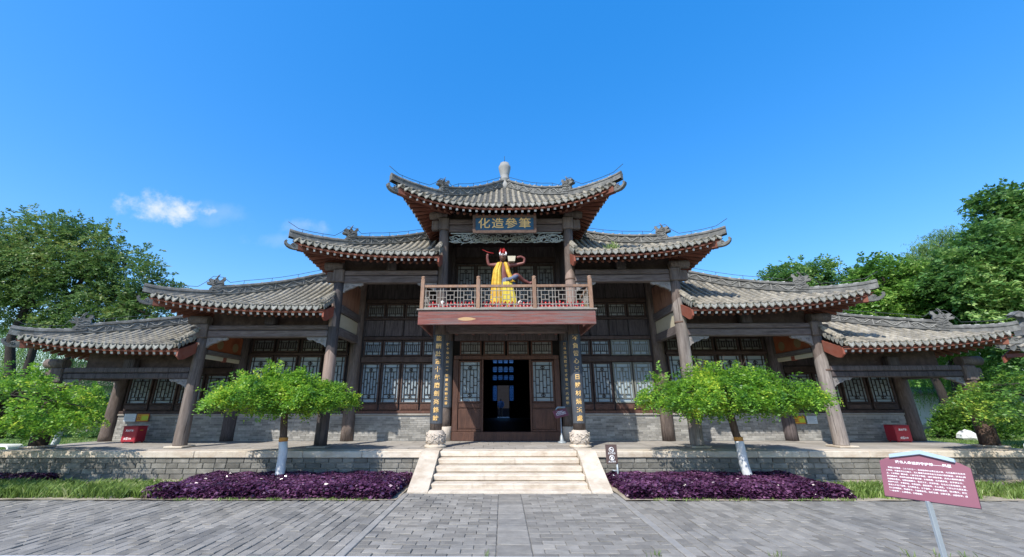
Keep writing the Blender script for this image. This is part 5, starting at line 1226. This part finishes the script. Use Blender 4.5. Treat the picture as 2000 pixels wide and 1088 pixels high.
umbrella_tree((-5.49, -1.65, GZ), -.16, 0, 1.50, 1.0, 1.74, 'bright green umbrella tree with white-painted trunk left of the steps', seed=1, tufts=((-.42, -.1, 1.98, 30), (-.30, -.1, 1.80, 30), (-1.45, -.3, 1.42, 30), (1.2, 0, 1.5, 20), (.4, 0, 1.8, 18), (-.9, -.2, 1.68, 16)))
umbrella_tree((5.72, -1.6, GZ), -.22, 0, 1.82, .95, 1.82, 'wide bright green umbrella tree with white-painted trunk right of the steps', seed=2, ns=3700, tufts=((-1.65, 0, 1.72, 36), (-.3, 0, 1.95, 22), (.9, 0, 1.85, 22), (-.8, -.2, 1.85, 24), (1.6, 0, 1.35, 26), (.3, 0, 1.9, 18)))
umbrella_tree((-12.75, -2.3, GZ), .05, 0, 2.15, .48, 1.95, 'umbrella tree leaning into the left edge before the platform', lf_umb, 2300, 3, leaf=.072)
umbrella_tree((13.2, -2.3, GZ), 0, 0, 2.35, .72, 1.90, 'twiggy umbrella tree at the right edge before the platform', lf_umb2, 2000, 4, leaf=.072)
umbrella_tree((-16.25, 3.0, -.45), .1, 0, 2.0, .62, 1.62, 'umbrella tree on the left lawn behind the scorched end column', lf_umb, 1700, 5, leaf=.075)
umbrella_tree((20.6, 3.6, -.45), 0, 0, 2.0, .05, 1.2, 'low umbrella tree on the right lawn behind the end column', lf_umb2, 1800, 6, leaf=.075)
# bare twigs sticking out of the right tree
m = MB()
random.seed(5)
for k in range(7):
    p = Vector((5.0+random.uniform(-.5, .9), -1.8, 1.9)); branchy(m, p, p+Vector((random.uniform(-.3, .3), 0, random.uniform(.3, .5))), .008, .003, .3, 4)
tw = m.obj('dry_twigs', m_bark); tag(tw, 'dry bare twigs poking out of the top of the wide right umbrella tree', 'twigs')

def blob_tree(label, Y, blobs, trunk, mat, nper=900, leaf=.15, nl=11, SL=.5, name='broadleaf_tree', bark=m_bark2, seed=0, depth=.8, limbs=True, density=1.0, group='trees behind the hall', ydepth=1.0, tz=GZ):
    global RNG; RNG = np.random.default_rng(300+seed); random.seed(300+seed)
    base = (trunk[0][0], trunk[0][1], tz); t = thing(name, label, 'tree', base, 0, group); b0 = Vector(base)
    m = MB(); top = None
    for tr in trunk:
        pts = [Vector((tr[0], tr[1], tz-.1))-b0]+[Vector(p)-b0 for p in tr[2]]
        rr = list(np.linspace(tr[3], tr[3]*.45, len(pts))); m.tube(pts, rr, 9)
        top = pts[-1]
    m.obj('trunk', bark, t)
    if limbs:
        m = MB()
        tops = [Vector(tr[2][-1])-b0 for tr in trunk]+[Vector(tr[2][-2 if len(tr[2]) > 1 else -1])-b0 for tr in trunk]
        for (x, z, r) in blobs:
            c = Vector((x, Y, z))-b0; st_ = min(tops, key=lambda p: (p-c).length)
            branchy(m, st_, c+Vector((0, random.uniform(-.3, .3), 0)), .11, .035, .5)
            for k in range(4): d = Vector(rvec(1)[0])*r*.8; branchy(m, c, c+d, .03, .008, .5, 4)
        m.obj('limb', bark, t)
    Vv = []
    for (x, z, r) in blobs:
        n = int(nper*r*r*density); c = np.array([x, Y, z])-np.array(base)
        # foliage clumps within each blob
        nc = max(6, int(13*r)); cd = rvec(nc); cr = RNG.uniform(.45, 1.06, nc)[:, None]*r; cc = c+cd*cr*np.array([1, ydepth, .85])
        pick = RNG.integers(0, nc, n); B = cc[pick]+RNG.normal(size=(n, 3))*np.array([.27, .27, .17])*r
        D = (B-c)+RNG.normal(scale=.6, size=(n, 3))*r; D[:, 2] -= .1*r
        Vv.append(sprig_leaves(B, D, nl, RNG.uniform(.6, 1.2, n)*SL, leaf, leaf*.5, .5))
    O('crown', quads_mesh('crown', np.concatenate(Vv), mat), t); return t
LB = [(-28.06, 10.4, 1.75), (-26.01, 10.75, 1.45), (-23.76, 9.6, 1.4), (-27.86, 8.5, 1.7), (-25.76, 8.4, 1.7), (-23.48, 7.9, 1.5), (-21.76, 8.8, 1.1), (-21.83, 7.3, 1.35), (-19.94, 7.75, .95), (-18.72, 7.0, .65), (-26.21, 6.5, 1.4), (-23.8, 6.2, 1.3), (-20.34, 6.1, 1.15), (-27.56, 6.2, 1.0), (-22.09, 5.3, 1.0), (-19.07, 5.7, .9), (-30.51, 9.2, 2.2)]
blob_tree('large feathery locust tree rising behind the left end of the hall', 9, LB, [(-25.6, 9, [(-26.2, 9, 2.6), (-26.9, 9, 4.6), (-26.6, 9, 6.8), (-26.9, 9, 9.2)], .26), (-24.9, 9.2, [(-25.6, 9.2, 2.2), (-25.7, 9.2, 4.6), (-24.6, 9, 6.4), (-23.9, 9, 8.2)], .22), (-24.6, 9.1, [(-24.4, 9.1, 2.6), (-22.9, 9.1, 4.2), (-21.4, 9, 6.2)], .16)], lf_big, 200, .16, 13, .62, 'locust_tree', seed=1, density=1.0, ydepth=.8)
R1 = [(28.02, 11.72, 1.1), (28.31, 10.31, 1.5), (26.0, 9.27, 1.3), (26.03, 7.53, 1.72), (24.3, 6.42, 1.44), (26.68, 6.14, 1.55), (23.86, 7.83, 1.0), (25.2, 5.33, 1.29), (28.61, 8.67, 2.1), (29.6, 11.2, 1.6), (25.6, 4.2, 1.1)]
blob_tree('tall dense broadleaf tree at the right edge behind the lowest roof', 8, R1, [(27.0, 8, [(27.1, 8, 3), (27.2, 8, 6.5), (27.6, 8, 9.5)], .30)], lf_dk, 400, .21, 10, .42, seed=2)
R2 = [(22.29, 8.53, 1.1), (23.83, 8.52, 1.25), (25.11, 7.7, 1.5), (22.44, 6.92, 1.36), (24.06, 6.29, 1.34), (26.15, 6.28, 1.34), (21.3, 7.6, .92), (27.53, 5.97, 1.33), (20.52, 7.0, .85), (26.27, 7.53, 1.2), (28.96, 5.05, 1.17), (21.2, 5.8, 1.0), (23.2, 5.0, 1.1), (25.3, 4.7, 1.1)]
blob_tree('rounded mid green tree between the tall right tree and the third roof', 11, R2, [(24.4, 11, [(24.3, 11, 1.8), (23.8, 11, 4.5), (23.6, 11, 6.8)], .24), (24.9, 11.2, [(25.5, 11.2, 2.6), (25.9, 11.2, 5.0), (25.8, 11.2, 6.6)], .18)], lf_md, 330, .19, 10, .42, seed=3)
R3 = [(19.53, 10.0, .9), (21.07, 10.4, .9), (22.61, 10.25, .9), (24.0, 10.0, .8), (20.31, 9.4, 1.0), (22.08, 9.2, 1.0), (23.29, 9.0, .9), (18.5, 9.4, .55), (21, 8.2, 1.1), (23, 8, 1.1), (19.6, 8.4, .9)]
blob_tree('small sparse bluish tree peeping over the right third roof', 15, R3, [(21.4, 15, [(21.4, 15, 3), (21.5, 15, 7), (21.6, 15, 9)], .2)], lf_dk, 190, .20, 9, .5, seed=4)
def willow(label, Y, blobs, trunk, n, seed, drop=(1.6, 4.2), mat=lf_wil):
    global RNG; RNG = np.random.default_rng(500+seed); random.seed(500+seed)
    base = np.array([trunk[0], Y, GZ]); t = thing('willow_tree', label, 'tree', tuple(base), 0, 'willows behind the hall')
    m = MB(); m.tube([(0, 0, -.1), (.2, 0, 3), (.0, 0, trunk[1]-GZ)], [.3, .24, .1], 9)
    for (x, z, r) in blobs: branchy(m, (0, 0, min(trunk[1], z)-GZ-.6), (x-trunk[0], 0, z-GZ), .08, .03, .4)
    m.obj('trunk', m_bark2, t)
    Vv = []
    for (x, z, r) in blobs:
        k = int(n*r); c = np.array([x, Y, z])-base; B = c+RNG.normal(size=(k, 3))*np.array([.55, .5, .3])*r
        nl = 34; Ls = RNG.uniform(*drop, k)*min(1, .5+r*.4); q = np.linspace(0, 1, nl)[None, :, None]; sw = RNG.normal(scale=.16, size=(k, 1, 3)); sw[..., 2] = 0
        hd = RNG.normal(size=(k, 1, 3))*.35*r; hd[..., 2] = 0
        P = B[:, None, :]+hd*np.minimum(1, q*2.2)+sw*q*Ls[:, None, None]; P[..., 2] += .25*r*np.sin(np.minimum(q[..., 0]*3, 1)*math.pi)*.5-np.maximum(q[..., 0]-.06, 0)*Ls[:, None]
        C = P.reshape(-1, 3); d = np.tile(np.array([0, 0, -1.]), (len(C), 1))+RNG.normal(scale=.42, size=(len(C), 3)); Vv.append(leaves(C, d, rvec(len(C)), RNG.uniform(.12, .22, len(C)), .035))
    O('crown', quads_mesh('crown', np.concatenate(Vv), mat), t)
willow('pale green weeping willow top above the right trees', 13, [(29.78, 12.1, .86), (28.28, 11.2, .75), (30.03, 10.8, 1.0), (27.1, 10.5, .45), (28.6, 10.1, 1.0)], (29, 11), 210, 1)
willow('pale weeping willow hanging behind the left locust trunks', 16, [(-34.6, 6.5, 1.5), (-32.2, 6.3, 1.7), (-29.88, 6.1, 1.7), (-27.2, 5.8, 1.5), (-24.57, 5.6, 1.3), (-36.4, 6.2, 1.5)], (-31, 6), 150, 2, (3.0, 5.5))
willow('dark willow curtain hanging behind the right end column', 12.5, [(28.5, 5.2, 1.3), (30.0, 5.4, 1.3), (27.2, 4.9, 1.1), (31.6, 5.4, 1.3), (25.8, 4.4, .9)], (29.4, 6), 190, 3, (2.4, 4.6), lf_md)
def bush(label, Y, blobs, z0, mat, nper, seed, leaf=.10):
    global RNG; RNG = np.random.default_rng(700+seed); x0 = blobs[0][0]; base = np.array([x0, Y, z0]); t = thing('bush', label, 'bush', tuple(base), 0, 'garden bushes'); Vv = []
    m = MB()
    for (x, z, r) in blobs:
        for k in range(4): m.tube([(x-x0+random.uniform(-.1, .1), 0, -.05), (x-x0+random.uniform(-.3, .3)*r, random.uniform(-.3, .3), (z-z0)*.7)], [.03, .01], 5)
        n = int(nper*r*r*4); d = rvec(n); d[:, 2] = d[:, 2]; B = np.array([x, Y, z])-base+d*r*RNG.uniform(.5, 1.05, (n, 1)); B[:, 2] = np.maximum(B[:, 2], .05); Vv.append(sprig_leaves(B, d+RNG.normal(scale=.5, size=(n, 3)), 9, RNG.uniform(.15, .32, n), leaf, leaf*.55, .5))
    m.obj('stem', m_bark2, t); O('foliage', quads_mesh('foliage', np.concatenate(Vv), mat), t)
bush('dark green bush before the white wall on the right lawn', 8, [(21.0, .35, .5), (21.5, .62, .55), (22.1, .40, .55), (22.4, .1, .5), (20.85, .0, .5), (22.9, -.05, .65), (20.3, -.15, .3)], -.45, lf_bush, 260, 1)
bush('dark hedge on the left lawn under the umbrella tree', 9, [(-24.3, .7, 1.0), (-22.7, .5, .9), (-20.9, .3, .8), (-19.4, .2, .7), (-26, .8, 1.1)], -.45, lf_dk, 150, 2)

# purple flower beds, grass
def bed(label, x0, x1, y0, y1, n, h, seed):
    global RNG; RNG = np.random.default_rng(900+seed); cx, cy = (x0+x1)/2, (y0+y1)/2
    X = RNG.uniform(x0, x1, n); Y = RNG.uniform(y0, y1, n); e = np.minimum.reduce([X-x0, x1-X, Y-y0, y1-Y]); edge = np.clip(e/.13, 0, 1)**.5
    keep = (e+.025*np.sin(X*5.3+seed)+.02*np.sin(Y*7+X*3)) > .0; X, Y, edge = X[keep], Y[keep], edge[keep]; n = len(X)
    hh = h*(.55+.45*edge)*(.90+.10*np.sin(X*3.1)*np.cos(Y*4.3)+.07*np.sin(X*9+Y*7)); ed = e[keep] < .16
    Z = np.where(ed, hh*RNG.uniform(.0, 1.0, n), hh*RNG.uniform(.5, 1.08, n)**.6)
    C = np.stack([X-cx, Y-cy, Z], 1); a = RNG.uniform(0, 6.28, n); D = np.stack([np.cos(a), np.sin(a), RNG.uniform(-.35, .75, n)], 1); Nn = unit(np.array([0, 0, 1.])+RNG.normal(scale=.45, size=(n, 3)))
    s = RNG.uniform(.055, .105, n); V = leaves(C-D*s[:, None]*.5, D, Nn, s, s*.62)
    t = thing('purple_flower_bed', label, 'flower bed', (cx, cy, GZ+.012), 0, 'purple-leaved beds'); o = O('purple_foliage', quads_mesh('purple_foliage', V, lf_pur), t, 'stuff')
    m = MB(); m.grid([[(x0-cx+(x1-x0)*i/24+.16*(1 if i == 0 else -1 if i == 24 else 0), y0-cy+(y1-y0)*j/10+(.14 if j == 0 else -.14 if j == 10 else 0), -.01+.22*h*min(1, i/1.0, (24-i)/1.0, j/1.0, (10-j)/1.0)) for i in range(25)] for j in range(11)]); m.obj('soil', m_bark2, t)
bed('dense purple-leaved bed at the foot of the left umbrella tree', -7.62, -2.42, -3.10, -1.02, 54000, .23, 1)
bed('dense purple-leaved bed at the foot of the right umbrella tree', 2.42, 6.95, -3.10, -1.02, 50000, .23, 2)
bed('small shaded purple bed at the far left foot of the platform', -13.3, -11.5, -1.55, -1.02, 5000, .20, 3)
def grass(name, label, x0, x1, y0, y1, z, n, hmin, hmax, seed, w=.008, clump=True):
    global RNG; RNG = np.random.default_rng(1100+seed)
    if clump:
        nc = n//14; cx, cy = RNG.uniform(x0, x1, nc), RNG.uniform(y0, y1, nc)
        dens = .5+.5*np.sin(cx*1.9+seed)*np.sin(cy*3.1+cx*.7); kp = RNG.uniform(0, 1, nc) < .35+.65*dens; cx, cy = cx[kp], cy[kp]
        X = np.repeat(cx, 14)+RNG.normal(scale=.05, size=len(cx)*14); Y = np.repeat(cy, 14)+RNG.normal(scale=.04, size=len(cx)*14)
    else: X, Y = RNG.uniform(x0, x1, n), RNG.uniform(y0, y1, n)
    n = len(X); h = RNG.uniform(hmin, hmax, n); a = RNG.uniform(0, 6.28, n); ln = np.stack([np.cos(a), np.sin(a), np.zeros(n)], 1)*RNG.uniform(.1, .75, n)[:, None]*h[:, None]
    sd_ = np.stack([-np.sin(a), np.cos(a), np.zeros(n)], 1)*w; B = np.stack([X, Y, np.full(n, z)], 1); up_ = np.zeros((n, 3)); up_[:, 2] = h
    V = np.stack([B-sd_, B+sd_, B+ln*.5+up_*.7+sd_*.6, B+ln+up_], 1)
    o = O(name, quads_mesh(name, V, lf_grass), None, 'stuff'); tag(o, label, 'grass'); return o
grass('grass', 'tall tufted grass along the paving left of the purple bed', -12.5, -7.15, -3.02, -1.95, GZ, 17000, .06, .24, 1)
grass('grass', 'tufted grass strip behind the information sign right of the purple bed', 6.85, 12.8, -3.02, -2.0, GZ, 16000, .06, .21, 2)
grass('lawn_grass', 'short mown lawn grass left of the platform', -23, -13.95, -.5, 9, -.45, 26000, .04, .09, 3, .012, False)
grass('lawn_grass', 'short mown lawn grass right of the platform', 13.95, 25, -.5, 10, -.45, 30000, .04, .09, 4, .012, False)
grass('weeds', 'sparse weeds along the front edge of the left purple bed', -7.2, -2.45, -3.16, -3.08, GZ, 700, .02, .06, 5)
grass('weeds', 'sparse weeds along the front edge of the right purple bed', 2.45, 7.0, -3.16, -3.08, GZ, 700, .02, .06, 7)
grass('roof_weeds', 'dry pale weeds sprouting on the right second-level roof tiles', 3.15, 3.5, -.62, -.38, 5.78, 90, .10, .30, 8, .006, False)
grass('weeds', 'few weeds growing along the white kerb in the foreground', -4.5, 6, -6.25, -6.12, GZ, 140, .03, .09, 6, .004)

# ------------------------------------------------------------------ garden walls, distant house, rock, benches, neighbour pavilion
def garden_wall(label, x0, x1, y, ztop, mat, group=None):
    t = thing('garden_wall', label, 'wall', ((x0+x1)/2, y, -.45)); L = x1-x0; H = ztop+.45
    m = MB(); m.box(-L/2, L/2, 0, .3, -.1, H-.5); m.obj('wall', mat, t)
    m = MB(); m.box(-L/2, L/2, -.03, .33, -.1, .35); m.obj('plinth', m_brick, t)
    m = MB(); m.prism([(-.28, 0), (.58, 0), (.2, .30), (.1, .30)], (0, 0, H-.5), (0, 1, 0), (0, 0, 1), (1, 0, 0), L); m.obj('coping', m_pan, t)
    k = MB(); dr = MB(); n = int(L/.24)
    for i in range(n):
        x = -L/2+(i+.5)*.24; k.tube([(x, -.33, H-.47), (x, .12, H-.16)], .07, 7); dr.prism([(-.08, .0), (.08, 0), (0, -.13)], (x+.12, -.31, H-.46), (1, 0, 0), (0, 0, 1), (0, 1, 0), .02)
    k.obj('coping_tiles', m_tile, t, 'stuff'); dr.obj('coping_drip_tiles', m_drip, t, 'stuff')
    m = MB(); m.tube([(-L/2, .15, H-.12), (L/2, .15, H-.12)], .09, 8); m.obj('coping_ridge', m_ridge, t); return t
garden_wall('white garden wall with dark tiled coping behind the right lawn', 15.5, 48, 14, 2.15, m_wallw)
garden_wall('grey garden wall with scalloped tile coping behind the left lawn', -48, -15.5, 14, 1.85, m_plank)
nt = thing('wall_notice', 'small red notice board fixed on the white garden wall', 'notice', (24.6, 13.93, .35)); m = MB(); m.cbox(-.33, .33, 0, .05, 0, .95, .01); m.obj('board', m_marn, nt); m = MB(); m.cbox(-.40, .40, -.03, .06, .96, 1.03, .01); m.obj('cap', m_steel, nt)
hs_ = thing('garden_house', 'grey tiled house roof beyond the left garden wall', 'house', (-36, 24, -.45))
m = MB(); m.box(-6, 6, 0, 6, 0, 3.2); m.obj('wall', m_brick, hs_)
m = MB(); m.prism([(-1, 3.2), (7, 3.2), (3, 5.6)], (0, 0, 0), (0, 1, 0), (0, 0, 1), (1, 0, 0), 13); rf_ = m.obj('roof', m_tile, hs_)
for k in range(30): m = MB(); m.tube([(-6.3+k*.43, -1.05, 3.22), (-6.3+k*.43, 3, 5.68)], .09, 6); m.obj('tile_row', m_tile, rf_)
random.seed(3)
rk = MB(); rk.lathe([(.02, 0), (.30, .01), (.36, .12), (.33, .26), (.22, .38), (.04, .44)], (0, 0, 0), 9, False); rk.v = [(x*(1+random.uniform(-.18, .18)), y*(1+random.uniform(-.18, .18)), z*(1+random.uniform(-.15, .15))) for x, y, z in rk.v]
o = rk.obj('rock', m_rock); o.location = (21.0, 7.4, -.46); tag(o, 'white mottled rock on the grass before the dark bush', 'rock')
def bench(label, x, y, s):
    t = thing('bench', label, 'bench', (x, y, -.45), 0, 'white benches on the lawn'); m = MB()
    path = [Vector((s*q, 0, .36)) for q in np.linspace(1.6, .12, 5)]+[Vector((s*(.12-.16*math.sin(a)), 0, .36-.16*(1-math.cos(a)))) for a in np.linspace(.3, 1.57, 5)]+[Vector((s*(-.04+.10*q), 0, .2-.2*q)) for q in (.4, .75, 1)]
    m.grid([[p+Vector((0, -.22, 0)), p+Vector((0, .22, 0))] for p in path], True); off = []
    for i, p in enumerate(path):
        d = (path[min(i+1, len(path)-1)]-path[max(i-1, 0)]).normalized(); nn = Vector((d.z, 0, -d.x)); nn = nn if nn.dot(Vector((s*.6, 0, .0))-p) > 0 else -nn; off.append(p+nn*.055)
    m.grid([[p+Vector((0, -.22, 0)), p+Vector((0, .22, 0))] for p in off], True, True)
    for e in (-.22, .22): m.grid([[p+Vector((0, e, 0)), q+Vector((0, e, 0))] for p, q in zip(path, off)], False)
    m.obj('seat', m_white, t)
    m = MB(); m.cbox(min(s*1.0, s*1.5), max(s*1.0, s*1.5), -.2, .2, .0, .30, .02); m.obj('leg', m_white, t)
bench('white curved-end bench on the left lawn at the frame edge', -16.35, 1.9, -1); bench('white curved-end bench on the right lawn at the frame edge', 17.35, 2.2, 1)
# side gallery whose far end enters at the right edge (it runs towards the camera, out of frame)
nb_ = thing('side_gallery', 'end corner of a neighbouring tiled gallery entering at the right edge', 'gallery', (21.2, -2, -.45))
GYs = [5.1-i*.24 for i in range(26)]
def gprof(y):
    f = max(0, (y-3.6)/1.5)**2; return [(-2.4-.25*f, y, 3.42+.28*f), (-1.2, y, 4.0+.14*f), (0, y, 4.95+.05*f)]
P = [[Vector(p) for p in gprof(y)] for y in np.linspace(5.2, -1.1, 24)]
m = MB(); m.grid(P, True, True); m.grid([[p-Vector((0, 0, .12)) for p in r] for r in P], True); m.grid([[Vector((-p.x, p.y, p.z)) for p in r] for r in P], True); rf_ = m.obj('roof', m_pan, nb_)
for y in GYs:
    m = MB(); tile_tube(m, [Vector(p)+Vector((0, 0, .01)) for p in gprof(y)]); m.obj('cover_tile_row', m_tile, rf_)
    p = gprof(y-.12)[0]; q = O('drip_tile', DRIP, rf_); q.location = (p[0]-.01, p[1], p[2]-.01); q.rotation_euler = (0, 0, math.pi/2); q.scale = (1.3, 1, 1.3)
m = MB(); m.cbox(-2.42, -2.34, -1.0, 5.15, 3.22, 3.36, .01); m.obj('eave_board', m_redbd, nb_)
m = MB(); m.prism([(-2.5, 3.3), (-2.5, 3.05), (0, 4.5), (0, 4.85)], (0, 5.2, 0), (1, 0, 0), (0, 0, 1), (0, 1, 0), .05); m.obj('gable_board', m_redbd, nb_)
for y in (4.6, 1.8, -.8):
    m = MB(); m.tube([(-1.8, y, 0), (-1.8, y, 3.5)], .17, 14); m.obj('column', m_wood, nb_)
m = MB(); m.cbox(-1.9, -1.7, -.6, 4.4, 3.0, 3.24, .02); m.obj('beam', m_woody, nb_)
m = MB(); m.prism([(-.35, -.1), (.35, -.1), (.40, .35), (.20, .75), (-.15, .85), (-.42, .70), (-.30, .62), (-.1, .62), (.02, .45), (-.12, .28), (-.32, .2)], (-1.35, 5.1, 4.15), (1, 0, 0), (0, 0, 1), (0, 1, 0), .25); m.obj('ridge_ornament', m_ridge, nb_)
# far belt of trees beyond the garden walls
RNG = np.random.default_rng(77)
Vv = []
for sx in (-1, 1):
    for k in range(95):
        x = sx*RNG.uniform(16, 125); y = RNG.uniform(48, 70); r = RNG.uniform(2.2, 4.2); n = 800
        d = rvec(n); B = np.array([x, y, GZ+r*.9])+d*np.array([r, r, r*1.05])*RNG.uniform(.6, 1.05, (n, 1)); B[:, 2] = np.maximum(B[:, 2], GZ); Vv.append(leaves(B, d+RNG.normal(scale=.8, size=(n, 3)), rvec(n), RNG.uniform(.5, .9, n), .45))
fo = O('far_trees', quads_mesh('far_trees', np.concatenate(Vv), lf_md), None, 'stuff'); tag(fo, 'far belt of trees glimpsed beyond the garden walls', 'trees')
